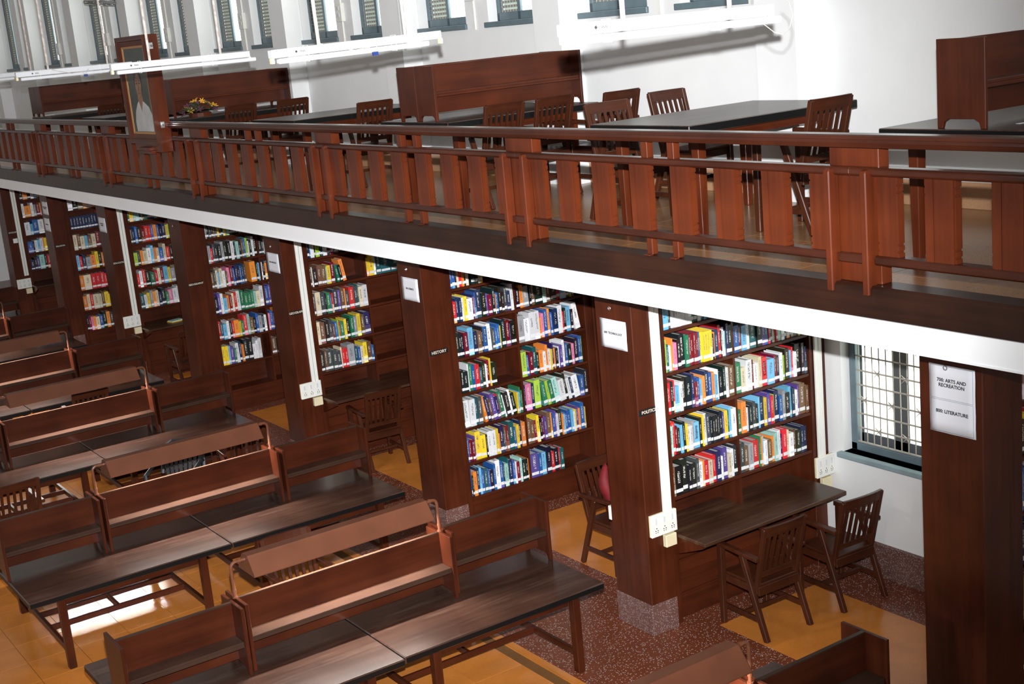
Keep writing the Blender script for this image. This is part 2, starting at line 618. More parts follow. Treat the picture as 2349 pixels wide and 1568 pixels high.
def upper_window_meshes(wd):
    d = {}
    m = MB()
    m.box((0, 0, 0.0), (0.06, 0.055, fz1 - fz0)).box((0, wd - 0.055, 0), (0.06, wd, fz1 - fz0))
    m.box((0, 0, 0), (0.06, wd, 0.09)).box((0, wd * 0.52, 0), (0.07, wd * 0.52 + 0.06, fz1 - fz0))
    d['f'] = m.mesh('window_frame', ['teal_paint'], 0.005)
    d['s'] = MB().box((-0.15, -0.02, -0.06), (0.07, wd + 0.06, 0.0)).mesh('window_sill', ['teal_paint'], 0.006)
    m = MB()
    z = 0.10
    while z < 1.95:
        m.bar((0.055, wd * 0.56, z), (0.055, wd - 0.05, z), 0.04, 0.008, up_=(-0.5, 0, 0.86))
        z += 0.05
    d['l'] = m.mesh('shutter_louvers', ['louver'])
    m = MB()
    for i in range(8):
        y = wd * 0.56 + i * (wd * 0.39) / 7
        m.tube([(0.01, y, 0.08), (0.01, y, 2.0)], 0.003, 4)
    for i in range(40):
        m.tube([(0.012, wd * 0.56, 0.1 + i * 0.05), (0.012, wd - 0.05, 0.1 + i * 0.05)], 0.003, 4)
    d['g'] = m.mesh('wire_guard', ['wire'])
    d['p'] = MB().box((0.03, 0.05, 0.08), (0.036, wd * 0.53, 2.0)).mesh('pane', ['daylight'])
    d['q'] = MB().box((0.075, wd * 0.53, 0.08), (0.08, wd - 0.05, 2.0)).mesh('pane', ['daylight_green'])
    return d


UM = {}
n_win = 1
for a, b in UW:
    n_win += 1
    wd = round(b - a, 3)
    if wd not in UM:
        UM[wd] = upper_window_meshes(wd)
    d = UM[wd]
    w = struct_thing('window_%d' % n_win, (WX + 0.12, a, fz0))
    for key, nm in (('f', 'window_frame'), ('s', 'window_sill'), ('l', 'shutter_louvers'), ('g', 'wire_guard'), ('p', 'pane'), ('q', 'pane')):
        place(nm, d[key], w)

# ------------------------------------------------------------------ gallery slab, beam, kerb
g = struct(MB().box((RX + 0.06, Y0, 3.06), (WX + 0.02, YEND, GF - 0.006)).obj('floor_gallery', ['white_wall']))
gt = MB()
GS = 0.60
gtm = MB().box((0, 0, 0), (GS - 0.004, GS - 0.004, 0.006)).mesh('tile', ['gallery_floor'])
cnt = 0
grest = MB()
for j in range(54):
    for i in range(5):
        y = Y0 + 0.4 + j * GS
        x = 5.76 + i * GS
        if x + GS > WX + 0.21 or y + GS > YEND:
            continue
        if y > 3.6 and cnt < 180:
            place('tile', gtm, g, (x, y, GF - 0.006))
            cnt += 1
        else:
            grest.box((x, y, GF - 0.006), (x + GS - 0.004, y + GS - 0.004, GF))
o = grest.obj('tile_field', ['gallery_floor'], g)
o['kind'] = 'stuff'
m = MB()
m.box((RX, Y0, 3.093), (RX + 0.10, YEND, 3.240))
m.box((RX - 0.006, Y0, 3.083), (RX + 0.10, YEND, 3.093))
struct(m.obj('trim_1', ['white_beam']))
m = MB()
m.prism([(RX - 0.012, 3.251), (RX + 0.145, 3.251), (RX + 0.145, 3.426), (RX + 0.004, 3.426), (RX - 0.012, 3.412)], 'y', Y0, YEND)
m.box((RX + 0.012, Y0, 3.238), (RX + 0.12, YEND, 3.252))
struct(m.obj('trim_2', ['kerb']))

# ------------------------------------------------------------------ balustrade
bal = thing('balustrade', 'long dark red wooden balustrade with wide notched boards along the gallery edge', 'balustrade', (0, 0, 0))
prof = [(RX - 0.012, 4.178), (RX + 0.10, 4.178), (RX + 0.112, 4.195), (RX + 0.112, 4.232), (RX + 0.095, 4.246), (RX + 0.012, 4.246),
        (RX - 0.004, 4.238), (RX - 0.006, 4.224), (RX - 0.016, 4.220), (RX - 0.020, 4.206), (RX - 0.016, 4.190)]
MB().prism(prof, 'y', 3.0, YEND).obj('top_rail', ['railbar_y'], bal, bevel=0.003)
YC = [5.115 + PITCHY * k for k in range(0, 9)]


def rail_bar(y0, y1, z0, z1, name):
    p = [(RX + 0.02, z0), (RX + 0.09, z0), (RX + 0.095, z1 - 0.008), (RX + 0.085, z1), (RX + 0.02, z1), (RX + 0.008, z1 - 0.012), (RX + 0.008, z0 + 0.012)]
    MB().prism(p, 'y', y0, y1).obj(name, ['railbar_y'], bal, bevel=0.003)


edges = [3.0] + [c for c in YC] + [YEND]
for i in range(len(edges) - 1):
    rail_bar(edges[i] + (0.0 if i == 0 else 0.0), edges[i + 1], 4.022, 4.070, 'middle_rail')
    rail_bar(edges[i] + (0.16 if i else 0), edges[i + 1] - 0.16, 3.539, 3.592, 'bottom_rail')
post_me = MB().box((RX + 0.05, -0.175, 3.426), (RX + 0.135, 0.175, 4.178)).mesh('post', ['rail_z'], 0.004)
fin = MB().prism([(RX - 0.02, 3.385), (RX + 0.05, 3.43), (RX + 0.05, 4.05), (RX + 0.01, 4.062), (RX - 0.014, 4.050), (RX - 0.02, 4.03)], 'x', 0, 1)
fin = MB()
fo = [(RX - 0.028, 3.372), (RX + 0.05, 3.372), (RX + 0.05, 4.060), (RX - 0.016, 4.060), (RX - 0.028, 4.048)]
fin.prism(fo, 'y', -0.022, 0.022)
fin_me = fin.mesh('fin', ['rail_z'], 0.006)
tie_me = MB().box((RX + 0.012, -0.11, 3.540), (RX + 0.06, 0.11, 3.590)).mesh('tie_rail', ['railbar_y'], 0.005)


def board_mesh(w2, zb, zt):
    nd, nh = 0.008, 0.012
    H_ = zt - zb

    def side(sg):
        pts = []
        for fz in (0.08, 0.17, 0.80, 0.89):
            z = zb + H_ * fz
            pts += [(sg * w2, z - nh / 2), (sg * (w2 - nd), z - nh / 2), (sg * (w2 - nd), z + nh / 2), (sg * w2, z + nh / 2)]
        return pts
    right = [(w2, zb)] + side(1) + [(w2, zt)]
    left = [(-w2, zb)] + side(-1) + [(-w2, zt)]
    m_ = MB()
    m_.prism(right + left[::-1], 'x', RX + 0.028, RX + 0.075)
    return m_


def baluster_mesh():
    m_ = board_mesh(0.098, 3.585, 4.03)
    m_.box((RX + 0.020, -0.088, 3.585), (RX + 0.029, 0.034, 4.03)).box((RX + 0.020, 0.038, 3.585), (RX + 0.029, 0.088, 4.03))
    return m_.mesh('baluster', ['rail_z'], 0.0)


bl_me = baluster_mesh()
hb = board_mesh(0.070, 3.585, 4.03)
half_me = hb.mesh('post_board', ['rail_z'])
stub_lo = MB().box((RX + 0.03, -0.025, 3.43), (RX + 0.075, 0.025, 3.545)).box((RX - 0.005, -0.028, 3.424), (RX + 0.03, 0.028, 3.434)).box((RX + 0.024, -0.026, 3.43), (RX + 0.031, 0.026, 3.54)).mesh('foot_bracket', ['rail_z'], 0.003)
stub_hi = MB().box((RX + 0.03, -0.032, 4.062), (RX + 0.085, 0.032, 4.185)).mesh('rail_block', ['rail_z'], 0.003)
for c in YC:
    p = place('post', post_me, bal, (0, c, 0))
    place('fin', fin_me, p, (0, 0.135, 0))
    place('fin', fin_me, p, (0, -0.125, 0))
    place('tie_rail', tie_me, p, (0, 0, 0))
    place('post_board', half_me, bal, (0.002, c - 0.245, 0))
    place('post_board', half_me, bal, (0.002, c + 0.245, 0))
for k in range(-1, 9):
    y = 5.115 + PITCHY * k
    for i in range(6):
        yb = y + 0.596 + i * 0.4095
        if 3.1 < yb < YEND - 0.2:
            place('baluster', bl_me, bal, (0, yb, 0))
    for dy in (1.50, 1.76):
        if 3.1 < y + dy < YEND - 0.2:
            place('foot_bracket', stub_lo, bal, (0, y + dy, 0))
            place('rail_block', stub_hi, bal, (0, y + dy, 0))

# ------------------------------------------------------------------ pillars
PLATE = {1: 'POLITICS', 2: 'HISTORY', 3: 'GEOGRAPHY', 4: 'GEOGRAPHY', 5: 'EDUCATION', 6: 'RELIGION', 7: 'ENGLISH'}
for k in range(0, 9):
    p = struct_thing('pillar', (PX0, PY[k], 0))
    p['label'] = ('square pillar clad in dark red wood on a terrazzo plinth, ' + ('nearest one with two stacked notices' if k == 0 else (ordinal(k + 1) + ' from the right edge')))
    MB().box((0, 0, 0.27), (PX1 - PX0, PD, 2.90)).obj('cladding', ['wood_z'], p, bevel=0.006)
    MB().box((0.004, 0.004, 2.90), (PX1 - PX0 - 0.004, PD - 0.004, 3.065)).obj('plaster_head', ['white_wall'], p)
    MB().box((-0.004, -0.004, 0.0), (PX1 - PX0 + 0.004, PD + 0.004, 0.272)).obj('plinth', ['plinth_terrazzo'], p, bevel=0.004)

# notices (paper), rings, name plates


def notice(y1, y0, z1, z0, lines, label, frames=1, ts=0.028, tilt=0.0):
    t = thing('notice_sheet', label, 'sign', (PX0 - 0.002, (y0 + y1) / 2, z0), group='printed notices on the pillars')
    hw, hh = (y1 - y0) / 2, (z1 - z0)
    m_ = MB()
    n_ = 6
    vs, fs = [], []
    for i in range(n_ + 1):
        for j in range(n_ + 1):
            yy_ = hw - 2 * hw * i / n_
            zz_ = hh * j / n_
            vs.append((-0.002 - 0.004 * random.random() * (1 if 0 < i < n_ else 0.3), yy_ + random.uniform(-0.0015, 0.0015), zz_))
    for i in range(n_):
        for j in range(n_):
            a_ = i * (n_ + 1) + j
            fs.append((a_, a_ + 1, a_ + n_ + 2, a_ + n_ + 1))
    m_._add(vs, fs)
    sh = m_.obj('sheet', ['paper'], t, smooth=True)
    sol = sh.modifiers.new('thick', 'SOLIDIFY')
    sol.thickness = 0.0008
    for (txt, zc, s_, mt) in lines:
        me = text_mesh(txt, s_, mt, bold=0.0006, space=1.0)
        place('printed_text', me, t, (-0.008, 0, zc), ROT_HALL)
    if frames:
        bb = MB()
        segs = [(0.03 * hh, 0.97 * hh)] if frames == 1 else [(0.02 * hh, 0.485 * hh), (0.505 * hh, 0.98 * hh)]
        for a_, c_ in segs:
            w_ = hw * 0.92
            for (ya, yb, za, zb) in ((-w_, w_, a_, a_ + 0.0012), (-w_, w_, c_, c_ + 0.0012), (-w_, -w_ + 0.0012, a_, c_), (w_ - 0.0012, w_, a_, c_)):
                bb.box((-0.0078, ya, za), (-0.0072, yb, zb))
        bb.obj('printed_border', ['ink_blue'], t)
    return t


notice(5.234, 4.902, 2.785, 2.36, [('700: ARTS AND\nRECREATION', 0.315, 0.031, 'ink'), ('800: LITERATURE', 0.135, 0.031, 'ink')],
       'tall white notice reading 700 arts and recreation, 800 literature, on the nearest pillar', frames=2)
notice(8.487, 8.155, 2.648, 2.412, [('600: TECHNOLOGY', 0.125, 0.026, 'ink')], 'white notice reading 600 technology on the pillar beside the POLITICS plate')
notice(11.712, 11.384, 2.656, 2.426, [('500: SCIENCE', 0.12, 0.026, 'ink')], 'white notice reading 500 science on the pillar with the HISTORY plate')
notice(14.974, 14.636, 2.622, 2.390, [('400: LANGUAGE', 0.12, 0.026, 'ink')], 'small white notice on the pillar with the half hidden GEOGRAPHY plate')
notice(21.43, 21.07, 2.628, 2.397, [('300: SOCIAL\nSCIENCES', 0.12, 0.028, 'ink')], 'dim white notice on the pillar with the EDUCATION plate')
notice(24.60, 24.25, 2.705, 2.474, [('100: PHILOSOPHY AND\nPSYCHOLOGY', 0.12, 0.024, 'ink')], 'upper of two dim notices on the pillar with the RELIGION plate')
notice(24.64, 24.29, 2.41, 2.178, [('200: RELIGION', 0.12, 0.026, 'ink')], 'lower of two dim notices on the pillar with the RELIGION plate')

ring_me = MB().tube([(0, 0.013 * math.cos(a_), 0.013 * math.sin(a_)) for a_ in [i * math.pi / 6 for i in range(12)] + [0]], 0.004, 6).mesh('hook_ring', ['steel'])
for k, z, lb in ((0, 2.77, 'small steel hook ring over the arts and recreation notice'), (1, 2.74, 'small steel hook ring above the technology notice'),
                 (2, 2.74, 'small steel hook ring above the science notice'), (3, 2.70, 'small steel hook ring on the third pillar above its notice'),
                 (4, 2.72, 'tiny steel hook ring on the pillar with the fully visible GEOGRAPHY plate')):
    tag(place('hook_ring', ring_me, None, (PX0 - 0.012, PY[k] + 0.253, z)), lb, 'hook', 'hook rings on the pillars')
for k, txt in PLATE.items():
    t = thing('name_plate', 'small black plate reading %s in pale letters%s' % (txt, {3: ', half hidden by white trunking', 4: ', fully visible'}.get(k, '')), 'sign', (PX0 + 0.004, PY[k] - 0.001, 1.885), group='subject name plates on the pillars')
    wd = 0.20 if k != 2 else 0.215
    MB().box((0, -0.006, 0), (wd, 0, 0.052)).obj('plate', ['plate_black'], t, bevel=0.002)
    me = text_mesh(txt, 0.036 if len(txt) > 7 else 0.042, 'plate_letter', bold=0.0008)
    place('lettering', me, t, (wd / 2, -0.0075, 0.026), ROT_NEAR)

# trunking, sockets
strip2 = MB().box((0, -0.02, 0), (0.040, 0, 1)).box((0.046, -0.02, 0), (0.086, 0, 1)).box((0.038, -0.008, 0), (0.048, 0, 1), 1)


def trunking(x, y, z0, z1, lb):
    m_ = MB().box((0, -0.02, 0), (0.040, 0, z1 - z0)).box((0.046, -0.02, 0), (0.086, 0, z1 - z0)).box((0.038, -0.006, 0), (0.048, 0, z1 - z0), 1)
    o_ = m_.obj('cable_trunking', ['white_plastic', 'dark_grey'], None, bevel=0.002, loc=(x, y, z0))
    return tag(o_, lb, 'trunking', 'white cable trunkings on the pillars')


def build_socket_panel():
    t = thing('socket_panel', 'x', 'socket')
    MB().box((0, -0.022, 0), (0.27, 0, 0.185)).obj('back_box', ['cream_plastic'], t, bevel=0.004)
    MB().box((-0.002, -0.036, -0.002), (0.272, -0.022, 0.187)).obj('face_plate', ['white_plastic'], t, bevel=0.006)
    sw = MB().box((0, -0.045, 0), (0.020, -0.034, 0.05)).mesh('switch', ['fixture_white'], 0.002)
    hole = MB()
    for hx, hz, r_ in ((0, 0.02, 0.005), (-0.012, 0, 0.005), (0.012, 0, 0.005), (-0.010, -0.016, 0.004), (0.010, -0.016, 0.004)):
        hole.tube([(hx, -0.0375, hz), (hx, -0.030, hz)], r_, 8)
    hm = hole.mesh('outlet', ['plate_black'])
    for i in range(3):
        place('switch', sw, t, (0.035 + 0.085 * i, 0, 0.108))
        place('outlet', hm, t, (0.052 + 0.085 * i, 0, 0.052))
    return t


sp0 = build_socket_panel()
sj = MB().box((0, -0.045, 0), (0.115, 0, 0.105)).mesh('junction_box', ['cream_plastic'], 0.005)
first = True
where = {1: 'below the trunking on the pillar with the POLITICS plate', 3: 'on the pillar beside the alcove with the single desk chair',
         5: 'on the pillar with the EDUCATION plate', 7: 'on the pillar with the ENGLISH plate at far left'}
for k in (1, 3, 5, 7):
    y = PY[k]
    trunking(6.556, y - 0.001, 1.03, 3.06, 'white double cable trunking ' + {1: 'running down the pillar marked POLITICS', 3: 'covering the end of the half hidden GEOGRAPHY plate', 5: 'running down the pillar marked EDUCATION', 7: 'running down the far left pillar marked ENGLISH'}[k])
    t = sp0 if first else copy_tree(sp0)
    first = False
    t.location = (6.405 if k == 1 else 6.39, y - 0.001, 0.862 if k < 7 else 0.79)
    tag(t, 'white three socket panel ' + where[k], 'socket', 'socket panels')
    jb = place('junction_box', sj, None, (6.54, y - 0.001, (0.862 if k < 7 else 0.79) - 0.118))
    tag(jb, 'small cream junction box under the socket panel ' + {1: 'of the POLITICS pillar', 3: 'of the third pillar', 5: 'of the EDUCATION pillar', 7: 'of the ENGLISH pillar'}[k], 'junction box', 'cream junction boxes')
t = copy_tree(sp0)
t.location = (8.335, PY[1] + 0.03, 0.84)
t.scale = (0.82, 1, 1)
tag(t, 'white three socket panel in the corner by the barred window', 'socket', 'socket panels')
tag(place('junction_box', sj, None, (8.40, PY[1] + 0.035, 0.72)), 'small cream junction box in the corner under the barred window panel', 'junction box', 'cream junction boxes')
trunking(8.385, PY[1] + 0.034, 1.02, 3.06, 'white double cable trunking in the corner beside the barred window')
tag(MB().box((0, 0, 0), (0.12, 0.035, 0.12)).box((0.02, 0.035, 0.03), (0.10, 0.04, 0.09)).obj('switch_box', ['white_plastic'], None, bevel=0.004, loc=(PX0 - 0.0, PY[1] + PD + 0.001, 0.90)),
    'white switch box on the back of the POLITICS pillar beside the red bag', 'switch')
tag(MB().box((0, -0.03, 0), (0.085, 0, 0.09)).box((0.02, -0.036, 0.025), (0.065, -0.03, 0.065)).obj('switch_box', ['white_plastic'], None, bevel=0.004, loc=(6.46, PY[7] - 0.002, 1.70)),
    'single white switch on the far left pillar under the ENGLISH plate', 'switch')
tag(MB().box((-0.03, 0, 0), (0, 0.10, 0.19)).box((-0.036, 0.02, 0.02), (-0.03, 0.08, 0.17)).obj('switch_box', ['white_plastic'], None, bevel=0.004, loc=(WX, 6.36, 0.55)),
    'white switch box low on the wall behind the nearest pillar', 'switch')

# ------------------------------------------------------------------ bookcases
SHELF_D = [2.505, 2.155, 1.800, 1.445, 1.098]
SHELF_N = [2.490, 2.138, 1.775, 1.408, 1.040, 0.672, 0.298]
BX0, BX1 = 6.735, 8.345
BMID = 7.49
BDEP = 0.30


def bookcase(k, desk):
    y = PY[k] + 0.040
    name = PLATE.get(k, 'nearest')
    lb = {0: 'dark wooden bookcase at the right edge behind the nearest pillar', 1: 'tall wooden bookcase with desk ledge beside the POLITICS plate', 2: 'tall wooden bookcase beside the HISTORY plate',
          3: 'half empty wooden bookcase with desk ledge behind the single desk chair', 4: 'wooden bookcase right of the fully visible GEOGRAPHY plate', 5: 'wooden bookcase with desk ledge beside the EDUCATION plate',
          6: 'narrow looking wooden bookcase beside the RELIGION plate', 7: 'far left wooden bookcase with desk ledge beside the ENGLISH plate'}[k]
    t = thing('bookcase', lb, 'bookcase', (0, y, 0), group='alcove bookcases')
    zs = SHELF_D if desk else SHELF_N
    MB().box((6.655, 0, 0), (BX0 if k else 6.81, BDEP + 0.04, 3.055)).obj('side_panel', ['wood_z'], t, bevel=0.004)
    MB().box((BX1, 0, 0), (8.378, BDEP + 0.04, 3.055)).obj('side_panel', ['wood_z'], t, bevel=0.004)
    MB().box((8.378, 0.06, 0), (8.553, 0.10, 3.055)).obj('filler_panel', ['wood_z'], t, bevel=0.003)
    MB().box((8.47, 0.02, 0.70), (8.553, 0.06, 3.055)).obj('edge_strip', ['wood_z'], t, bevel=0.003)
    MB().box((BX0, BDEP, 0), (BX1, BDEP + 0.025, 3.055)).obj('back_panel', ['wood_x'], t)
    for z in zs:
        MB().box((BX0, 0.012, z - 0.028), (BX1, BDEP, z)).obj('shelf', ['wood_x'], t, bevel=0.003)
    for i, z in enumerate(zs):
        zt = zs[i - 1] - 0.028 if i else 3.05
        MB().box((BMID - 0.012, 0.03, z), (BMID + 0.012, BDEP, zt)).obj('divider', ['wood_z'], t)
    if desk:
        MB().box((BMID - 0.012, 0.03, 0.83), (BMID + 0.012, BDEP, zs[-1] - 0.028)).obj('divider', ['wood_z'], t)
        MB().box((6.66, -0.42, 0.80), (8.29, BDEP, 0.832)).obj('desk_ledge', ['alcove_top'], t, bevel=0.004)
        for xx in (6.68, 8.24):
            MB().prism([(-0.36, 0.765), (-0.36, 0.80), (0.10, 0.80), (0.10, 0.60), (0.05, 0.60)], 'x', xx, xx + 0.035).obj('ledge_bracket', ['wood_z'], t)
        MB().box((BX0, 0.085, 0.0), (BX1, 0.11, 0.80)).obj('base_panel', ['wood_x'], t)
        MB().box((BX0, 0.06, 0.0), (BX1, 0.085, 0.22)).box((BX0, 0.06, 0.40), (BX1, 0.085, 0.52)).obj('base_rail', ['wood_x'], t, bevel=0.004)
    else:
        MB().box((BX0, 0.012, 0.0), (BX1, 0.04, 0.27)).obj('base_panel', ['wood_x'], t, bevel=0.003)
    return t


for k in range(0, 8):
    bookcase(k, k % 2 == 1)

# ------------------------------------------------------------------ books
COL = {'k': ('black', (0.012, 0.012, 0.014)), 'n': ('navy blue', (0.012, 0.022, 0.075)), 'b': ('blue', (0.025, 0.10, 0.34)), 'c': ('light blue', (0.16, 0.46, 0.72)),
       't': ('dark teal', (0.010, 0.085, 0.10)), 'g': ('green', (0.018, 0.16, 0.075)), 'l': ('lime green', (0.36, 0.55, 0.05)), 'y': ('yellow', (0.80, 0.56, 0.03)),
       'o': ('orange', (0.80, 0.24, 0.035)), 'r': ('red', (0.62, 0.022, 0.03)), 'm': ('maroon', (0.16, 0.010, 0.018)), 'p': ('pink', (0.72, 0.20, 0.36)),
       'v': ('purple', (0.10, 0.055, 0.28)), 'w': ('white', (0.74, 0.75, 0.77)), 's': ('grey', (0.27, 0.28, 0.30)), 'd': ('dark grey', (0.05, 0.055, 0.062)),
       'e': ('cream', (0.66, 0.57, 0.40)), 'h': ('brown', (0.15, 0.075, 0.04)), 'a': ('pale mint', (0.34, 0.62, 0.55))}


def cover_mat(name, from_obj):
    m_, nt, b_ = mat_base(name)
    at = N(nt, 'ShaderNodeAttribute', attribute_name='loc')
    sx = N(nt, 'ShaderNodeSeparateXYZ')
    nt.links.new(at.outputs['Vector'], sx.inputs[0])
    if from_obj:
        oi = N(nt, 'ShaderNodeObjectInfo')
        col, rnd = oi.outputs['Color'], oi.outputs['Random']
    else:
        ca = N(nt, 'ShaderNodeAttribute', attribute_name='col')
        ra = N(nt, 'ShaderNodeAttribute', attribute_name='rnd')
        col, rnd = ca.outputs['Color'], ra.outputs['Fac']

    def mth(op, a_, b2=None, c_=None):
        n_ = N(nt, 'ShaderNodeMath', operation=op)
        for i_, v_ in enumerate((a_, b2, c_)):
            if v_ is None:
                continue
            if isinstance(v_, (int, float)):
                n_.inputs[i_].default_value = v_
            else:
                nt.links.new(v_, n_.inputs[i_])
        return n_.outputs[0]
    # printed title: broken line of marks down the middle of the spine
    cx = mth('ABSOLUTE', mth('SUBTRACT', sx.outputs['X'], 0.5))
    inx = mth('LESS_THAN', cx, 0.17)
    zlo = mth('MULTIPLY_ADD', rnd, 0.12, 0.34)
    zhi = mth('MULTIPLY_ADD', rnd, -0.16, 0.93)
    inz = mth('MULTIPLY', mth('GREATER_THAN', sx.outputs['Z'], zlo), mth('LESS_THAN', sx.outputs['Z'], zhi))
    cb = N(nt, 'ShaderNodeCombineXYZ')
    nt.links.new(mth('MULTIPLY', sx.outputs['X'], 4.0), cb.inputs[0])
    nt.links.new(mth('MULTIPLY', rnd, 57.0), cb.inputs[1])
    nt.links.new(mth('MULTIPLY', sx.outputs['Z'], 46.0), cb.inputs[2])
    no = N(nt, 'ShaderNodeTexNoise')
    no.inputs['Scale'].default_value = 1.0
    no.inputs['Detail'].default_value = 1.0
    nt.links.new(cb.outputs[0], no.inputs['Vector'])
    mark = mth('MULTIPLY', mth('MULTIPLY', inx, inz), mth('GREATER_THAN', no.outputs['Fac'], 0.5))
    front = mth('LESS_THAN', sx.outputs['Y'], 0.004)
    mark = mth('MULTIPLY', mth('MULTIPLY', mark, front), 0.75)
    # every third book or so has a second colour band near the foot or head
    r2 = mth('FRACT', mth('MULTIPLY', rnd, 13.7))
    band = mth('MULTIPLY', mth('GREATER_THAN', r2, 0.74), mth('LESS_THAN', sx.outputs['Z'], mth('MULTIPLY_ADD', rnd, 0.35, 0.10)))
    hs = N(nt, 'ShaderNodeHueSaturation')
    nt.links.new(mth('MULTIPLY_ADD', mth('FRACT', mth('MULTIPLY', rnd, 5.3)), 0.16, 0.42), hs.inputs['Hue'])
    hs.inputs['Saturation'].default_value = 0.8
    hs.inputs['Value'].default_value = 1.6
    nt.links.new(col, hs.inputs['Color'])
    mx1 = N(nt, 'ShaderNodeMixRGB')
    nt.links.new(band, mx1.inputs['Fac'])
    nt.links.new(col, mx1.inputs['Color1'])
    nt.links.new(hs.outputs['Color'], mx1.inputs['Color2'])
    bw = N(nt, 'ShaderNodeRGBToBW')
    nt.links.new(col, bw.inputs[0])
    lt = mth('GREATER_THAN', bw.outputs[0], 0.3)
    ink = N(nt, 'ShaderNodeMixRGB')
    nt.links.new(lt, ink.inputs['Fac'])
    ink.inputs['Color1'].default_value = (0.66, 0.64, 0.58, 1)
    ink.inputs['Color2'].default_value = (0.10, 0.09, 0.12, 1)
    mx2 = N(nt, 'ShaderNodeMixRGB')
    nt.links.new(mark, mx2.inputs['Fac'])
    nt.links.new(mx1.outputs['Color'], mx2.inputs['Color1'])
    nt.links.new(ink.outputs['Color'], mx2.inputs['Color2'])
    nt.links.new(mx2.outputs['Color'], b_.inputs['Base Color'])
    b_.inputs['Roughness'].default_value = 0.42
    MATS[name] = m_


cover_mat('book_cover', True)
cover_mat('book_cover_far', False)
ml, nt, bb_ = mat_base('spine_label')
tc = N(nt, 'ShaderNodeTexCoord')
no = N(nt, 'ShaderNodeTexNoise')
no.inputs['Scale'].default_value = 180
nt.links.new(tc.outputs['Object'], no.inputs['Vector'])
rp = ramp(nt, [(0.40, (0.62, 0.63, 0.65)), (0.55, (0.83, 0.84, 0.85))])
nt.links.new(no.outputs['Fac'], rp.inputs['Fac'])
nt.links.new(rp.outputs['Color'], bb_.inputs['Base Color'])
bb_.inputs['Roughness'].default_value = 0.5
MATS['spine_label'] = ml

BOX = [(0, 0, 0), (1, 0, 0), (1, 1, 0), (0, 1, 0), (0, 0, 1), (1, 0, 1), (1, 1, 1), (0, 1, 1)]
BF = [(0, 3, 2, 1), (4, 5, 6, 7), (0, 1, 5, 4), (1, 2, 6, 5), (2, 3, 7, 6), (3, 0, 4, 7)]


def ubox(a, b):
    return [tuple(a[i] + (b[i] - a[i]) * p[i] for i in range(3)) for p in BOX]


COVER = ubox((0.0, 0, 0), (1.0, 0.04, 1)) + ubox((0, 0.04, 0), (0.09, 1, 1)) + ubox((0.91, 0.04, 0), (1, 1, 1))
COVER[0] = (0.04, 0, 0)
PAGES = ubox((0.09, 0.04, 0.02), (0.91, 0.97, 0.975))
LABEL = ubox((0.04, -0.008, 0.10), (0.96, 0.0, 0.215))


def unit_mesh(name, vs, mat, loc=False):
    me = bpy.data.meshes.new(name)
    fs = [tuple(i + 8 * b_ for i in f) for b_ in range(len(vs) // 8) for f in BF]
    me.from_pydata(vs, [], fs)
    me.materials.append(MATS[mat])
    if loc:
        at = me.attributes.new('loc', 'FLOAT_VECTOR', 'POINT')
        for i, v_ in enumerate(vs):
            at.data[i].vector = v_
    return me


me_cover = unit_mesh('book', COVER, 'book_cover', True)
me_pages = unit_mesh('pages', PAGES, 'page')
me_label = unit_mesh('spine_label', LABEL, 'spine_label')

# each row: left half | right half ; letter = colour, digit = thickness ; ~ leaning ; _N = gap
ROWS = {
    1: ['c4d2w2w2w2w2w2w2g2t2w2t2c2d2w2s2d2v2n2k2|k2n2b2k3d2n2k2t2s2n3k2b2d2k2_9',
        'l2t2w3o1p3k3k4g3m2m2m2m2b2y2y2y2y2y2n2o1n3r2k1w2a1n2k3|b3m2c3w2t4k3v2b2r1n2e2r1a2w2n2y2k1e2s2l1v1r1e2',
        'r3k2r2c3w2k3k4n2m2b2c2o2n3b3o2c2w1k3k2w2h4|g4e3w4m2w3e2r4c5m2k2w2l2k3c2r1w2k4k2n2',
        'a3r3m2k2c2k2y2w2w2s2c5k2y1w3d3k2k2k2k2k3v2y3t1c2w4|g2o3w2k2d2k2c1n3y2v2r2l1n3b2s2k3c2n2w2v1h4h2',
        'h2k5k4k2k3d2w3o1r3e3r2n3w2v3e2w2k3|d3h3s3r4g1o1c2w2h3o2a2w2n1r3e2w3h2k3n2n2_3'],
    2: ['b3b3k2e2r3o2k2e3_2k4k3s2y3_30|_9',
        'r3n2n2w2y2w4n1p1b1n4k3v2m3k2o1b2k2k2d2n3w2|k2o2s3k1h2k4a2h2k3r2c3m2l1h1_4',
        'k2k2k2m3c4n3h3k1b3w3d2b2b2y1k3m3b1k4|s5w4w4w4o2p2b3o2b2n4w4r1k2c4k2w4~_2',
        'w1k2k3w1g2b2r3t2k2w1m2y1k4_16|l4b2m3t3k2o3w2o2w2y1n1o2k2w1v2w2h1b2k3p2k3b2g1_3',
        't1w4w4t2d3o2~n2~h2~v3~n2~r1~g3~w1~k3~w2~k3~y1c1g1g1|n1p4n2l4g3~l2~g3~a4~w4~k2~w2~n2~w4~b3k2_1',
        'b2m2m2v1y4y4k1w3w3y2o1n3t1h1m2t4b2y2n2o3|h3h3m2y2k2m2v2h3o2b2v1w2k3o1c2b2b3c2w1y1v2o2b3s1y1_4',
        'b2k1o3n2c2b2t3b2k3b2w4b3k1a3t1n3b2w1m3a2k3k2o1|v5b2c3k3r2k3r1t2_20'],
    3: ['k3b1w4k1l4k1t3w4k3b1r3b1m4k3_22|_9', 'd2e1k3h3h4a1y3m3g2~k2~o3~_15|y1y2w1t2t4t4t4y2g2_3', 'd2e4d4k1g3b1r1d4v2h3o1d3r4d3t1e3w4|_9',
        'e3h4k3d3h2b2l1r1g3y2k3g3s3y3h3n5|_9', 'k3h2d4d3d3e1r2r2s5t2b2e2y3h3b2|_9'],
}
random.seed(11)


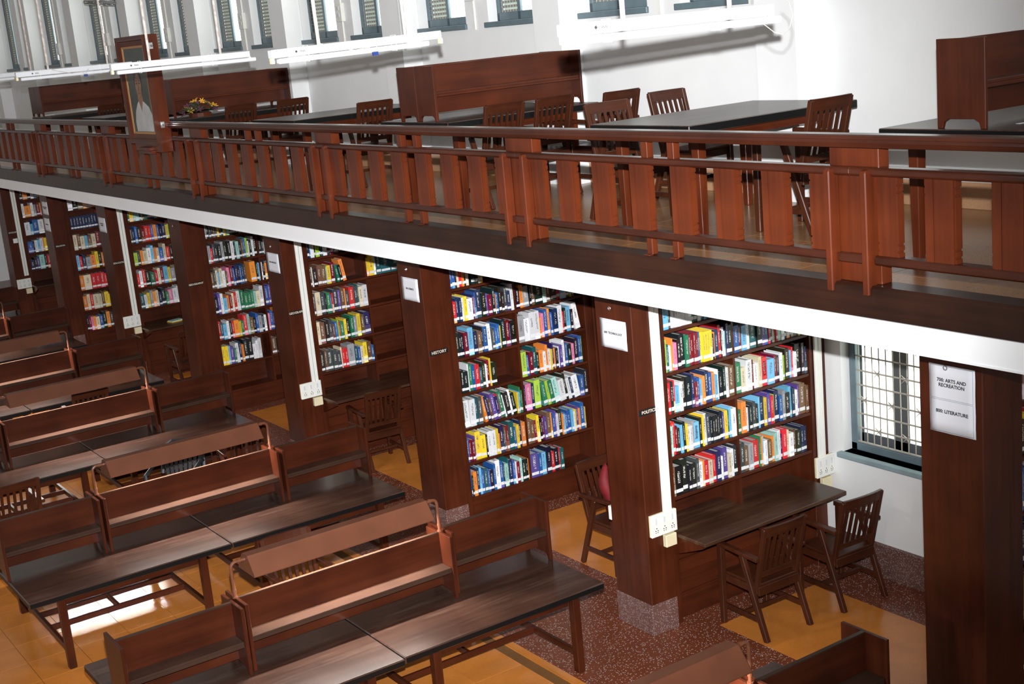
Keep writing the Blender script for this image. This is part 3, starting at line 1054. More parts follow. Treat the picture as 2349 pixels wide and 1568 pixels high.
def rnd_row(pal, n_):
    return ''.join(random.choice(pal) + str(random.choice((1, 2, 2, 2, 3, 3, 4))) for _ in range(n_))


ROWS[0] = [rnd_row('ykbrwn', 20) + '|' + rnd_row('ykbrwn', 20) for _ in range(7)]
ROWS[4] = ['s2k2d2k2h2d2y2h2t2y2l2a2' + rnd_row('kdhst', 12) + '|' + rnd_row('kdhstm', 20), 's3r2d2k3k3s3k3k3w3k2a3k2h2b2l2w2k2w2k3|' + rnd_row('wkbsdyh', 22),
           'h3d2e2c2e3w3h2p3m3b2n3k2b2n2d2_5o6k2c2|' + rnd_row('orkbcw', 20), 'k3v2w2c3o2m2e2r2w3g3g3g3g2a2e3w3|b3v2w2' + rnd_row('bcnwg', 18),
           'r2t2c3w2k2r2o4y2g2r3a2h3k2b2s3n2w2|p2b3v2b3o2r3' + rnd_row('rbnok', 16), 'y3y3c2v3g2w3n2o2k4k4w3w2w3_8|h3k2h3_24', '_9|_9']
ROWS[5] = [rnd_row('tabykg', 20) + '|' + rnd_row('bkst', 18), 'd2n2b2k3m3r3r2b2o3b2k2n3y2l2p2g2' + '|' + rnd_row('okbnr', 18), 'l3d2o2e3w3c2o2e2b3e2r3k2y2n2' + '|' + rnd_row('wcbe', 18),
           'r2w2r2k3g3r2e2m2c3y2s3e2c2' + '|' + rnd_row('owcr', 18), 't3w2y2s2o2e2n2k3g2p3w3w2e3' + '|' + rnd_row('wgpk', 18)]
ROWS[6] = ['w3k3h3o2e3o2r2h2' + '|' + rnd_row('ohk', 14), 'n2n2n2n2n2n2n2n2n2n2r3r3w2' + '|' + rnd_row('nvr', 14), 'e3h2e3c2h3e3m3h2h2k2b2o2' + '|' + rnd_row('eh', 14),
           'c2r2n2s3o3y2k2o2e3y3w2' + '|' + rnd_row('oye', 14), 'o3e5r3r3r3r2v2h3k2h2' + '|' + rnd_row('orv', 14), 'o3e2r2e4e2h2y3y2m3v2r3' + '|' + rnd_row('oym', 14),
           'k2m2p2o2e3b3k3o3d3k2b4m3n2' + '|' + rnd_row('bkm', 14)]
ROWS[7] = ['k2o3k2w2c2y1k2w2' + '|' + rnd_row('kwo', 14), 'w2o5w2s2m3o2k4w3k3b2o1' + '|' + rnd_row('kws', 14), 'w4c2b4w4k2o2k3b2o1w3' + '|' + rnd_row('kwb', 14),
           'b4k1w2c2w2o1y4n3w3w3w2' + '|' + rnd_row('kwb', 14), 'n3k2v2a4k2r3w2k3s2o2h2k2' + '|' + rnd_row('kt', 14)]


def parse(s):
    out, i = [], 0
    while i < len(s):
        ch = s[i]
        j = i + 1
        while j < len(s) and s[j].isdigit():
            j += 1
        val = int(s[i + 1:j])
        lean = False
        if j < len(s) and s[j] == '~':
            lean = True
            j += 1
        out.append((ch, val, lean))
        i = j
    return out


TITLES = {(2, 1, 'n', 4): ('QUANTUM\nFIELD THEORY', 'plate_letter'), (2, 2, 'k', 4): ('ORGANIC CHEMISTRY', 'fixture_white'), (2, 2, 'w', 4): None,
          (2, 2, 'n', 4): ('CHEMISTRY', 'fixture_white'), (1, 3, 'c', 5): ('Abnormal Psychology', 'fixture_white'), (1, 3, 'r', 3): ('Immunology', 'fixture_white'),
          (1, 2, 'r', 4): ('HANDBOOK', 'fixture_white'), (2, 2, 'b', 3): ('Chemistry', 'fixture_white')}
plate_of = {1: 'POLITICS', 2: 'HISTORY'}
specs = []
for k in sorted(ROWS):
    zs = SHELF_D if k % 2 else SHELF_N
    for r, row in enumerate(ROWS[k]):
        if r >= len(zs):
            break
        z = zs[r]
        hmax = (zs[r - 1] - 0.028 - z - 0.015) if r else 0.315
        idx = 0
        for half, seg in enumerate(row.split('|')):
            xa, xb = (BX0 + (0.004 if k else 0.08), BMID - 0.014) if half == 0 else (BMID + 0.014, BX1 - 0.004)
            toks = parse(seg)
            tot = sum(v for c_, v, l_ in toks) + sum(2.0 for q in range(1, len(toks)) if toks[q][2] and not toks[q - 1][2])
            was = False
            unit = (xb - xa) / max(tot, 24)
            x = xa
            prev = None
            for (c_, v, lean) in toks:
                wdt = unit * v
                if c_ == '_':
                    x += wdt
                    continue
                if lean and not was:
                    x += 2.0 * unit
                was = lean
                same = prev is not None and prev[0] == (c_, v) and v in (2, 3, 4) and c_ in 'wymnkrgt' and random.random() < 0.75
                if same:
                    h, d_ = prev[1], prev[2]
                else:
                    h = hmax * random.uniform(0.66, 0.90) * (1.06 if v >= 4 else 1.0)
                    d_ = random.uniform(0.17, 0.225)
                h = min(h, hmax * 0.97)
                idx += 1
                yf = PY[k] + 0.040 + 0.022 + (random.uniform(0.0, 0.022) if not same else 0.004)
                tilt = 0.0
                if lean:
                    tilt = -random.uniform(0.13, 0.17)
                elif random.random() < 0.10 and prev is not None:
                    tilt = -random.uniform(0.01, 0.035)
                rgb = COL[c_][1]
                f_ = random.uniform(0.8, 1.2) if not same else prev[3]
                rgb = tuple(min(0.85, max(0, q * f_ + (random.uniform(-0.008, 0.012) if not same else 0))) for q in rgb)
                specs.append(dict(k=k, r=r, i=idx, c=c_, v=v, x=x, y=yf, z=z, w=wdt * 0.965, d=d_, h=h, t=tilt, rgb=rgb, half=half))
                prev = ((c_, v), h, d_, f_)
                x += wdt
near = [s for s in specs if s['k'] == 1] + [s for s in specs if s['k'] == 2]
near = near[:298]
ids = {id(s) for s in near}
title_done = set()
for s in near:
    o = bpy.data.objects.new('book', me_cover)
    C.objects.link(o)
    # lean about the lower right edge so the book rests on the shelf
    o.location = (s['x'] + (s['h'] * 0.0), s['y'], s['z'] + 0.0015)
    if s['t']:
        o.location.z += s['w'] * math.sin(-s['t']) * 0.0
        o.rotation_euler = (0, s['t'], 0)
        o.location.z += s['w'] * math.sin(abs(s['t'])) * 0.0
    o.scale = (s['w'], s['d'], s['h'])
    o.color = (*s['rgb'], 1)
    thick = {1: 'thin ', 2: '', 3: '', 4: 'thick ', 5: 'very thick '}.get(s['v'], '')
    tag(o, '%s%s book, %s from left, %s shelf down, bookcase beside the %s plate' % (thick, COL[s['c']][0], ordinal(s['i']), ordinal(s['r'] + 1), plate_of[s['k']]),
        'book', 'books in the two nearest bookcases')
    for nm, me in (('pages', me_pages), ('spine_label', me_label)):
        c_ = bpy.data.objects.new(nm, me)
        C.objects.link(c_)
        c_.parent = o
    key = (s['k'], s['r'], s['c'], s['v'])
    if TITLES.get(key) and key not in title_done and s['v'] >= 3:
        title_done.add(key)
        txt, mt = TITLES[key]
        lines = txt.count('\n') + 1
        me = text_mesh(txt, 1.0, mt, bold=0.01)
        xs = [v_.co.x for v_ in me.vertices]
        ys = [v_.co.y for v_ in me.vertices]
        L_ = 0.52
        sx_ = L_ / (max(xs) - min(xs))
        sy_ = 0.62 / (max(ys) - min(ys))
        # letters run down the spine
        for v_ in me.vertices:
            a_, b_ = v_.co.x * sx_, v_.co.y * sy_
            v_.co = (0.5 + b_, -0.006, 0.60 - a_)
        c_ = bpy.data.objects.new('spine_title', me)
        C.objects.link(c_)
        c_.parent = o
# the rest, too many and too small to pick apart
vs, fs, mi, cols, rnds, locs = [], [], [], [], [], []
for s in specs:
    if id(s) in ids:
        continue
    rnd_ = random.random()
    R_ = Matrix.Rotation(s['t'], 3, 'Y')
    for grp, lst, mti in ((COVER, 3, 0), (PAGES, 1, 1), (LABEL, 1, 2)):
        o_ = len(vs)
        for p in grp:
            q = R_ @ Vector((p[0] * s['w'], p[1] * s['d'], p[2] * s['h']))
            vs.append((s['x'] + q.x, s['y'] + q.y, s['z'] + 0.0015 + q.z))
            cols.append((*s['rgb'], 1))
            rnds.append(rnd_)
            locs.append(p)
        for b_ in range(lst):
            for f in BF:
                fs.append(tuple(o_ + i + 8 * b_ for i in f))
                mi.append(mti)
me = bpy.data.meshes.new('shelved_books')
me.from_pydata(vs, [], fs)
me.polygons.foreach_set('material_index', mi)
for n_ in ('book_cover_far', 'page', 'spine_label'):
    me.materials.append(MATS[n_])
at = me.attributes.new('col', 'FLOAT_COLOR', 'POINT')
at.data.foreach_set('color', [q for c_ in cols for q in c_])
at = me.attributes.new('rnd', 'FLOAT', 'POINT')
at.data.foreach_set('value', rnds)
at = me.attributes.new('loc', 'FLOAT_VECTOR', 'POINT')
at.data.foreach_set('vector', [q for c_ in locs for q in c_])
o = bpy.data.objects.new('shelved_books', me)
C.objects.link(o)
o['kind'] = 'stuff'
tag(o, 'rows of many coloured labelled books filling the farther alcove bookcases', 'books')

# ------------------------------------------------------------------ chairs
LEGX = 0.235


def build_chair(label, mz='chair_z', mx='chair_x', arms=True):
    t = thing('armchair', label, 'chair')
    for s in (-1, 1):
        MB().bar((s * LEGX, 0.235, 0), (s * LEGX, 0.225, 0.69 if arms else 0.46), 0.042, 0.05, up_=(0, 1, 0), w2=0.05, d2=0.055).obj('leg', [mz], t, bevel=0.005)
        MB().bar((s * LEGX, -0.285, 0), (s * LEGX, -0.03 if arms else -0.16, 0.68 if arms else 0.46), 0.04, 0.05, up_=(0, 1, 0)).obj('leg', [mz], t, bevel=0.005)
        if arms:
            MB().bar((s * LEGX, 0.27, 0.705), (s * (LEGX + 0.005), -0.235, 0.690), 0.055, 0.034).obj('armrest', [mx], t, bevel=0.006)
        MB().bar((s * LEGX, 0.23, 0.17), (s * LEGX, -0.20, 0.17), 0.026, 0.04).obj('side_stretcher', [mz], t, bevel=0.003)
        MB().bar((s * 0.205, -0.155, 0.39), (s * 0.212, -0.295, 0.965), 0.042, 0.036, up_=(0, 1, 0)).obj('back_post', [mz], t, bevel=0.005)
    MB().bar((-LEGX, -0.01, 0.17), (LEGX, -0.01, 0.17), 0.026, 0.034).obj('cross_stretcher', [mx], t, bevel=0.003)
    m_ = MB().box((-0.215, -0.19, 0.438), (0.215, 0.245, 0.462))
    m_.obj('seat', [mx], t, bevel=0.005)
    m_ = MB().box((-0.215, 0.205, 0.375), (0.215, 0.235, 0.438)).box((-0.215, -0.195, 0.36), (0.215, -0.165, 0.438)).box((-0.225, -0.18, 0.375), (-0.20, 0.22, 0.438)).box((0.20, -0.18, 0.375), (0.225, 0.22, 0.438))
    m_.obj('seat_rail', [mx], t, bevel=0.004)

    def yb(z):
        return -0.155 - 0.14 * (z - 0.39) / 0.575
    # slightly curved head rail
    m_ = MB()
    n_ = 6
    for i in range(n_):
        x0 = -0.215 + 0.43 * i / n_
        x1 = -0.215 + 0.43 * (i + 1) / n_
        c0 = -0.020 * (1 - (x0 / 0.215) ** 2)
        c1 = -0.020 * (1 - (x1 / 0.215) ** 2)
        za, zb = 0.885, 0.972
        vs_ = []
        for (xx, cc) in ((x0, c0), (x1, c1)):
            for (zz, dd) in ((za, -0.014), (za, 0.014), (zb, 0.014), (zb, -0.014)):
                vs_.append((xx, yb(zz) + cc + dd, zz))
        fs_ = [(0, 1, 5, 4), (1, 2, 6, 5), (2, 3, 7, 6), (3, 0, 4, 7)]
        if i == 0:
            fs_.append((3, 2, 1, 0))
        if i == n_ - 1:
            fs_.append((4, 5, 6, 7))
        m_._add(vs_, fs_)
    m_.obj('head_rail', [mx], t)
    MB().bar((-0.205, yb(0.54), 0.54), (0.205, yb(0.54), 0.54), 0.026, 0.05).obj('lower_rail', [mx], t, bevel=0.003)
    sl = MB().bar((0, yb(0.555), 0.555), (0, yb(0.895) - 0.010, 0.895), 0.027, 0.013, up_=(0, 1, 0)).mesh('slat', [mz], 0.0)
    for i in range(6):
        place('slat', sl, t, (-0.158 + i * 0.0632, 0, 0))
    return t


chair0 = build_chair('x')
used = [False]


def put_chair(x, y, rz, label, z=0.0, group='wooden slat back armchairs'):
    t = chair0 if not used[0] else copy_tree(chair0)
    used[0] = True
    t.location = (x, y, z)
    t.rotation_euler = (0, 0, rz)
    tag(t, label, 'chair', group)
    return t


put_chair(7.195, 7.64, math.radians(-2), 'wooden armchair at the alcove desk ledge, left of the two beside the POLITICS pillar')
put_chair(8.03, 7.58, math.radians(-3), 'wooden armchair at the alcove desk, right one by the white window wall')
red_ch = put_chair(7.165, 9.49, math.radians(181), 'wooden armchair holding a red bag, half hidden behind the POLITICS pillar')
put_chair(7.085, 14.02, math.radians(-4), 'wooden armchair at the desk ledge of the half empty bookcase')
put_chair(6.89, 19.66, math.radians(2), 'dark wooden armchair at the EDUCATION alcove desk behind a pillar')
# red bag on the chair
m = MB()
vs_, fs_ = [], []
n1, n2 = 10, 8
for i in range(n1 + 1):
    th = i / n1
    for j in range(n2):
        ph = 2 * math.pi * j / n2
        rr = (0.15 * math.sin(math.pi * min(1, th * 0.92 + 0.08)) ** 0.6) * (1.0 + 0.12 * math.sin(3 * ph + 5 * th))
        vs_.append((rr * math.cos(ph) * (0.75 - 0.45 * th) + 0.03 * math.sin(7 * th), rr * math.sin(ph) * 0.5, 0.50 * th))
for i in range(n1):
    for j in range(n2):
        j2 = (j + 1) % n2
        fs_.append((i * n2 + j, i * n2 + j2, (i + 1) * n2 + j2, (i + 1) * n2 + j))
fs_.append(tuple(range(n2))[::-1])
fs_.append(tuple(n1 * n2 + j for j in range(n2)))
m._add(vs_, fs_)
bag = m.obj('cloth_bag', ['red_cloth'], None, smooth=True, loc=(7.16, 9.56, 0.466))
bag.rotation_euler = (-0.2, 0.05, 0.1)
tag(bag, 'crumpled red cloth bag on the seat of the chair behind the pillar', 'bag')
# small booklet on a far desk ledge
bk = thing('booklet', 'thin orange and green booklet lying on the EDUCATION alcove desk', 'book', (7.20, 20.92, 0.833), 0.2)
MB().box((-0.11, -0.08, 0), (0.11, 0.08, 0.012)).obj('lower_booklet', ['flower_yellow'], bk)
MB().box((-0.10, -0.07, 0.012), (0.11, 0.075, 0.024)).obj('upper_booklet', ['mint'], bk)

# ------------------------------------------------------------------ hall desk rows
TZ = 0.684
HT = 1.194
ROWY = [5.31, 8.80, 11.96, 15.47, 18.64, 22.14, 25.30]
ROWN = ['nearest row at the bottom right corner', 'front row of desks', 'second row of desks', 'third row of desks', 'fourth row of desks', 'fifth row of desks', 'far sixth row of desks']
HALF = 0.83


def build_table(L):
    t = thing('reading_table', 'x', 'table')
    m_ = MB().box((0, -HALF, TZ - 0.055), (L, HALF, TZ), 1, top=0, side=1)
    m_.obj('table_top', ['top_x', 'black_edge'], t, bevel=0.008)
    for x in (0.27, L - 0.27):
        for s in (-1, 1):
            MB().bar((x, s * (HALF - 0.05), 0), (x, s * (HALF - 0.05), TZ - 0.055), 0.065, 0.07, up_=(0, 1, 0)).obj('leg', ['desk_z'], t, bevel=0.006)
        MB().bar((x, -HALF + 0.05, 0.16), (x, HALF - 0.05, 0.16), 0.035, 0.05).obj('end_stretcher', ['desk_y'], t, bevel=0.004)
    for y in (-0.18, 0.18):
        MB().bar((0.27, y, 0.16), (L - 0.27, y, 0.16), 0.03, 0.05).obj('long_stretcher', ['desk_x'], t, bevel=0.004)
    MB().bar((L / 2, -0.18, 0.16), (L / 2, 0.18, 0.16), 0.03, 0.045).obj('cross_stretcher', ['desk_y'], t, bevel=0.003)
    MB().box((0.30, -HALF + 0.09, TZ - 0.13), (L - 0.30, -HALF + 0.12, TZ - 0.055)).obj('apron', ['desk_x'], t)
    return t


def panel_outline(hd, h):
    # end panel of a hutch (y,z): small feet with an arch between them
    return [(-hd, 0), (-hd + 0.035, 0), (-hd + 0.045, 0.035), (-hd + 0.08, 0.055), (hd - 0.08, 0.055), (hd - 0.045, 0.035), (hd - 0.035, 0), (hd, 0), (hd, h), (-hd, h)]


def build_hutch(L, h=HT - TZ, hd=0.182, shelf_z=0.235, pre='desk', double=True, capw=0.0):
    t = thing('desk_hutch', 'x', 'hutch')
    for x in (0, L - 0.026):
        MB().prism(panel_outline(hd, h), 'x', x, x + 0.026).obj('end_panel', [pre + '_z'], t, bevel=0.003)
    MB().box((0.026, -0.012, 0.075), (L - 0.026, 0.012, h - 0.010)).obj('back_board', [pre + '_x'], t)
    MB().box((0.026, -0.014, h - 0.010), (L - 0.026, 0.014, h)).obj('top_strip', ['shelf_wood' if pre == 'desk' else 'wood_x'], t)
    for s in ((-1, 1) if double else (-1,)):
        y0, y1 = (s * 0.012, s * (hd - 0.02)) if s > 0 else (s * (hd - 0.02), s * 0.012)
        MB().box((0.026, y0, shelf_z), (L - 0.026, y1, shelf_z + 0.022)).box((0.026, (y1 - 0.02) if s > 0 else y0, shelf_z - 0.022), (L - 0.026, y1 if s > 0 else y0 + 0.02, shelf_z)).obj('shelf', ['shelf_wood' if pre == 'desk' else 'wood_x'], t, bevel=0.003)
    if capw:
        MB().box((0.0, -capw, h - 0.004), (L, capw, h + 0.012)).obj('cap_rail', [pre + '_x'], t, bevel=0.003)
    return t


def build_lamp(L):
    # long metal shade on two bent pipes standing on the hutch
    t = thing('desk_lamp', 'x', 'lamp')
    z0 = 0.160
    prof_o = [(-0.142, 0.0), (-0.142, 0.008), (-0.052, 0.124), (-0.044, 0.136), (0.044, 0.136), (0.052, 0.124), (0.142, 0.008), (0.142, 0.0)]
    prof_i = [(0.136, 0.0), (0.046, 0.122), (-0.046, 0.122), (-0.136, 0.0)]
    m_ = MB()
    m_.prism([(p[0], p[1] + z0) for p in prof_o + prof_i], 'x', 0.13, L - 0.13)
    for x in (0.13, L - 0.134):
        m_.prism([(p[0], p[1] + z0) for p in prof_o], 'x', x, x + 0.004)
    m_.obj('shade', ['lamp_brown'], t)
    for s, x in ((1, 0.02), (-1, L - 0.02)):
        pts = [(x, 0, 0), (x, 0, 0.03), (x, 0, 0.225)]
        for i in range(1, 6):
            a_ = math.pi / 2 * i / 5
            pts.append((x + s * 0.04 * (1 - math.cos(a_)), 0, 0.225 + 0.04 * math.sin(a_)))
        pts.append((x + s * 0.125, 0, 0.262))
        m2 = MB()
        m2.tube(pts, 0.0125, 10)
        m2.tube([(x, 0, 0.0), (x, 0, 0.012)], 0.020, 10)
        m2.tube([(x, 0, 0.045), (x, 0, 0.065)], 0.016, 10)
        m2.tube([(x + s * 0.055, 0, 0.2645), (x + s * 0.075, 0, 0.2645)], 0.017, 10)
        m2.obj('pipe', ['lamp_brown'], t, smooth=False)
    MB().tube([(0.20, 0, z0 + 0.07), (L - 0.20, 0, z0 + 0.07)], 0.013, 8).obj('tube', ['tube_lit'], t)
    ld = bpy.data.lights.new('desk_lamp_light', 'AREA')
    ld.shape = 'RECTANGLE'
    ld.size = L - 0.42
    ld.size_y = 0.03
    ld.energy = 80
    ld.color = (1.0, 0.93, 0.86)
    lo = bpy.data.objects.new('lamp_light', ld)
    C.objects.link(lo)
    lo.parent = t
    lo.location = (L / 2, 0, z0 + 0.054)
    return t


XT = [(2.225, 4.030), (4.040, 5.835)]
XH = [(2.222, 3.112), (3.138, 4.868), (4.902, 5.832)]
tab0 = build_table(XT[0][1] - XT[0][0])
hut = [build_hutch(b_ - a_) for a_, b_ in XH]
lamp0 = build_lamp(1.76)
for i, y in enumerate(ROWY):
    for j, (a_, b_) in enumerate(XT):
        t = tab0 if (i == 0 and j == 0) else copy_tree(tab0)
        t.location = (a_, y + (0.02 if i == 1 and j else 0), 0)
        tag(t, 'black edged reading table, %s one in the %s' % (('left', 'right')[j], ROWN[i]), 'table', 'double sided reading tables in the hall')
    for j, (a_, b_) in enumerate(XH):
        t = hut[j] if i == 0 else copy_tree(hut[j])
        dy = ((-0.08, -0.035, 0.04)[j] if i == 1 else 0.0)
        t.location = (a_, y + dy, TZ)
        tag(t, '%s on the %s' % (('short left wooden shelf hutch', 'long middle wooden shelf hutch', 'short right wooden shelf hutch')[j], ROWN[i]), 'hutch', 'wooden hutches on the reading tables')
    t = lamp0 if i == 0 else copy_tree(lamp0)
    t.location = (3.122, y + (-0.035 if i == 1 else 0), HT)
    tag(t, 'long brown lamp shade on bent pipes above the %s' % ROWN[i], 'lamp', 'brown desk lamps over the hutches')

# chairs in the hall
put_chair(4.19, 9.97, math.radians(179), 'wooden slat chair tucked behind the lamp of the front row')
put_chair(5.30, 13.92, math.radians(-3), 'wooden slat chair behind the right part of the second row lamp')
put_chair(4.59, 17.22, math.radians(-2), 'wooden slat chair showing seven gaps behind the third row hutch')
put_chair(2.83, 14.03, math.radians(2), 'wooden slat chair at the left edge beyond the second desk row')
put_chair(3.70, 20.70, math.radians(0), 'wooden slat chair mostly hidden behind the fourth row hutch')


# dark grey plastic chair
def plastic_chair(x, y, rz):
    t = thing('plastic_chair', 'dark grey plastic chair with a ribbed back between the second and third rows', 'chair', (x, y, 0), rz)
    for sx in (-1, 1):
        MB().bar((sx * 0.24, 0.22, 0), (sx * 0.21, 0.18, 0.42), 0.045, 0.045, up_=(0, 1, 0)).obj('leg', ['charcoal'], t, bevel=0.006)
        MB().bar((sx * 0.24, -0.27, 0), (sx * 0.21, -0.18, 0.42), 0.045, 0.045, up_=(0, 1, 0)).obj('leg', ['charcoal'], t, bevel=0.006)
        MB().tube([(sx * 0.25, 0.22, 0.42), (sx * 0.26, 0.22, 0.62), (sx * 0.26, -0.1, 0.66), (sx * 0.23, -0.24, 0.62)], 0.022, 6).obj('armrest', ['charcoal'], t)
    MB().box((-0.23, -0.22, 0.40), (0.23, 0.24, 0.44)).obj('seat', ['charcoal'], t, bevel=0.012)
    for i in range(8):
        xx = -0.19 + i * 0.0543
        MB().bar((xx * 0.9, -0.20, 0.44), (xx * 1.1, -0.31, 0.80), 0.036, 0.014, up_=(0, 1, 0)).obj('back_rib', ['charcoal'], t)
    MB().tube([(-0.24, -0.22, 0.5), (-0.23, -0.30, 0.78), (-0.12, -0.325, 0.84), (0.12, -0.325, 0.84), (0.23, -0.30, 0.78), (0.24, -0.22, 0.5)], 0.022, 6).obj('back_rim', ['charcoal'], t)
    return t


plastic_chair(4.55, 13.95, math.radians(140))

# ------------------------------------------------------------------ gallery furniture
GTZ = 0.857


def build_gtable(L, D):
    t = thing('gallery_table', 'x', 'table')
    MB().box((0, 0, GTZ - 0.065), (L, D, GTZ), 1, top=0, side=1).obj('table_top', ['gtop_x', 'black_edge'], t, bevel=0.006)
    for x in (0.20, L - 0.24):
        for y in (0.14, D - 0.14):
            MB().bar((x, y, 0), (x, y, GTZ - 0.065), 0.06, 0.06, up_=(0, 1, 0), w2=0.085, d2=0.085).obj('leg', ['rail_z'], t, bevel=0.005)
    for y in (0.09, D - 0.12):
        MB().box((0.20, y, GTZ - 0.13), (L - 0.24, y + 0.03, GTZ - 0.065)).obj('apron', ['rail_x'], t)
    for x in (0.19, L - 0.25):
        MB().box((x, 0.12, GTZ - 0.13), (x + 0.03, D - 0.12, GTZ - 0.065)).obj('apron', ['rail_y'], t)
    return t


GT = [(4.62, 5.70, True, 4.945), (7.44, 8.61, False, 0), (10.76, 12.03, True, 11.0), (14.05, 15.20, False, 0), (17.37, 18.55, True, 17.84), (20.75, 21.90, False, 0), (23.60, 24.80, True, 24.2)]
GN = ['table at the right edge of the gallery', 'bare table before the white wall', 'table under the wide hutch', 'bare table left of the wide hutch', 'table carrying the flowers', 'small looking bare table behind the portrait', 'far left table of the gallery']
gt0 = build_gtable(1.765, 1.20)
for i, (ya, yb_, hutch, hy) in enumerate(GT):
    t = gt0 if i == 0 else copy_tree(gt0)
    t.location = (6.525, ya, GF)
    t.scale = (1, (yb_ - ya) / 1.20, 1)
    tag(t, 'black edged wooden ' + GN[i], 'table', 'tables on the gallery')
    if hutch:
        for j in range(2):
            if i == 0 and j:
                continue
            hu = build_hutch(1.73, h=0.516, hd=0.168, shelf_z=0.25, pre='wood', double=False) if (i == 0 and j == 0) else copy_tree(gh0)
            if i == 0 and j == 0:
                gh0 = hu
            hu.location = (6.56, hy + 0.17 + j * 0.34, GF + GTZ)
            hu.rotation_euler = (0, 0, 0)
            if j == 1:
                hu.rotation_euler = (0, 0, math.pi)
                hu.location = (6.56 + 1.73, hy + 0.17 + 0.34, GF + GTZ)
            tag(hu, 'dark wooden shelf hutch, %s, on the %s' % (('near side' if i else 'single'), GN[i]) if j == 0 else 'dark wooden shelf hutch, far side, on the %s' % GN[i], 'hutch', 'hutches on the gallery tables')

GCH = [(7.36, 7.16, 3, 'gallery chair nearest the camera, in front of the bare table'), (7.14, 8.90, 176, 'gallery chair tilted at the left end of the bare table'),
       (8.16, 9.27, 184, 'gallery chair on the far side of the bare table near the wall'), (8.22, 10.62, 4, 'gallery chair by the white wall just left of the bare table'),
       (7.69, 10.98, 3, 'gallery chair right of the pair before the wide hutch'), (7.11, 10.98, 2, 'gallery chair left of the pair before the wide hutch'),
       (7.52, 14.25, 0, 'gallery chair seen over the rail left of the wide hutch'), (7.98, 17.42, 0, 'gallery chair against the wall right of the flowers'),
       (7.25, 17.55, 5, 'gallery chair in front of the flower table'), (7.50, 23.75, 4, 'far gallery chair seen beside the portrait')]
for (x, y, a_, lb) in GCH:
    put_chair(x, y, math.radians(a_), lb, z=GF)

# white folded sheet on the right table
tag(MB().prism([(-0.06, 0.0), (0.05, -0.02), (0.06, 0.015), (-0.05, 0.03)], 'z', 0, 0.002).obj('paper_scrap', ['paper'], None, loc=(6.86, 4.90, GF + GTZ + 0.001)), 'small white paper scrap on the gallery table at the right edge', 'paper')

# flowers on the gallery table
fb = thing('flower_arrangement', 'low dried arrangement of yellow and purple flowers on the gallery table', 'flowers', (6.85, 17.66, GF + GTZ))
MB().prism([(0.16 * math.cos(a_), 0.12 * math.sin(a_)) for a_ in [i * math.pi / 6 for i in range(12)]], 'z', 0, 0.05).obj('tray', ['wood_x'], fb)
for i in range(46):
    a_ = random.uniform(0, 2 * math.pi)
    rr = random.random() ** 0.6
    px_, py_ = 0.26 * rr * math.cos(a_), 0.14 * rr * math.sin(a_)
    pz = 0.05 + 0.13 * (1 - rr * rr) + random.uniform(-0.01, 0.03)
    mt = 'flower_yellow' if i % 6 == 0 else random.choice(['flower_purple', 'leaf_dark', 'leaf_dark'])
    m = MB()
    s_ = random.uniform(0.022, 0.04) * (1.25 if mt == 'flower_yellow' else 1.0)
    pz += 0.02 if mt == 'flower_yellow' else 0.0
    m.ball((0, 0, 0), s_ * 0.55, 6, 4, sq=(1, 1, 0.7))
    for p in range(6):
        an = p * math.pi / 3
        m.bar((0, 0, 0), (s_ * 1.5 * math.cos(an), s_ * 1.5 * math.sin(an), s_ * 0.5), s_ * 0.8, 0.003, w2=s_ * 0.3)
    o = m.obj('leaf_sprig' if mt == 'leaf_dark' else 'blossom', [mt], fb, loc=(px_, py_, pz))
    o.rotation_euler = (random.uniform(-0.8, 0.8), random.uniform(-0.8, 0.8), a_)

# ------------------------------------------------------------------ portrait on the balustrade
pt = thing('framed_portrait', 'oil portrait of a man in white in a deep moulded wooden case on the balustrade', 'portrait', (5.445, 15.93, 3.905))
PW, PH = 0.485, 1.352
m = MB().box((0.035, -PW + 0.02, 0.0), (0.17, PW - 0.02, PH)).obj('case', ['rail_z'], pt, bevel=0.006)


def frame_ring(w0, w1, h0a, h0b, h1a, h1b, x0, x1, mat, nm):
    m_ = MB()
    o_ = [(-w0, h0a), (w0, h0a), (w0, h0b), (-w0, h0b)]
    i_ = [(-w1, h1a), (w1, h1a), (w1, h1b), (-w1, h1b)]
    vs_ = [(x0, p[0], p[1]) for p in o_] + [(x1, p[0], p[1]) for p in i_] + [(0.05, p[0], p[1]) for p in o_] + [(0.05, p[0], p[1]) for p in i_]
    fs_ = []
    for q in range(4):
        r_ = (q + 1) % 4
        fs_ += [(q, r_, 4 + r_, 4 + q), (8 + q, 8 + r_, r_, q), (4 + q, 4 + r_, 12 + r_, 12 + q)]
    m_._add(vs_, fs_)
    return m_.obj(nm, [mat], pt)


frame_ring(PW, PW - 0.05, 0.10, PH, 0.15, PH - 0.05, -0.02, -0.012, 'wood_z', 'outer_moulding')
frame_ring(PW - 0.05, PW - 0.115, 0.15, PH - 0.05, 0.215, PH - 0.115, -0.012, 0.012, 'rail_z', 'cove_moulding')
frame_ring(PW - 0.115, PW - 0.14, 0.215, PH - 0.115, 0.24, PH - 0.14, 0.008, 0.016, 'gold_trim', 'gilt_edge')
for z in (0.13, 0.165, PH - 0.03, PH - 0.07):
    MB().box((-0.024, -PW + 0.01, z), (-0.012, PW - 0.01, z + 0.008)).obj('moulding_bead', ['rail_y'], pt)
MB().box((-0.01, -0.20, -0.02), (0.05, 0.20, 0.02)).box((-0.03, -0.18, 0.02), (0.05, 0.18, 0.06)).obj('bottom_bracket', ['rail_y'], pt, bevel=0.004)
hinge = MB().box((0.05, -PW + 0.012, -0.035), (0.10, -PW + 0.021, 0.035)).ball((0.085, -PW + 0.008, 0), 0.014, 6, 4).mesh('latch', ['steel'])
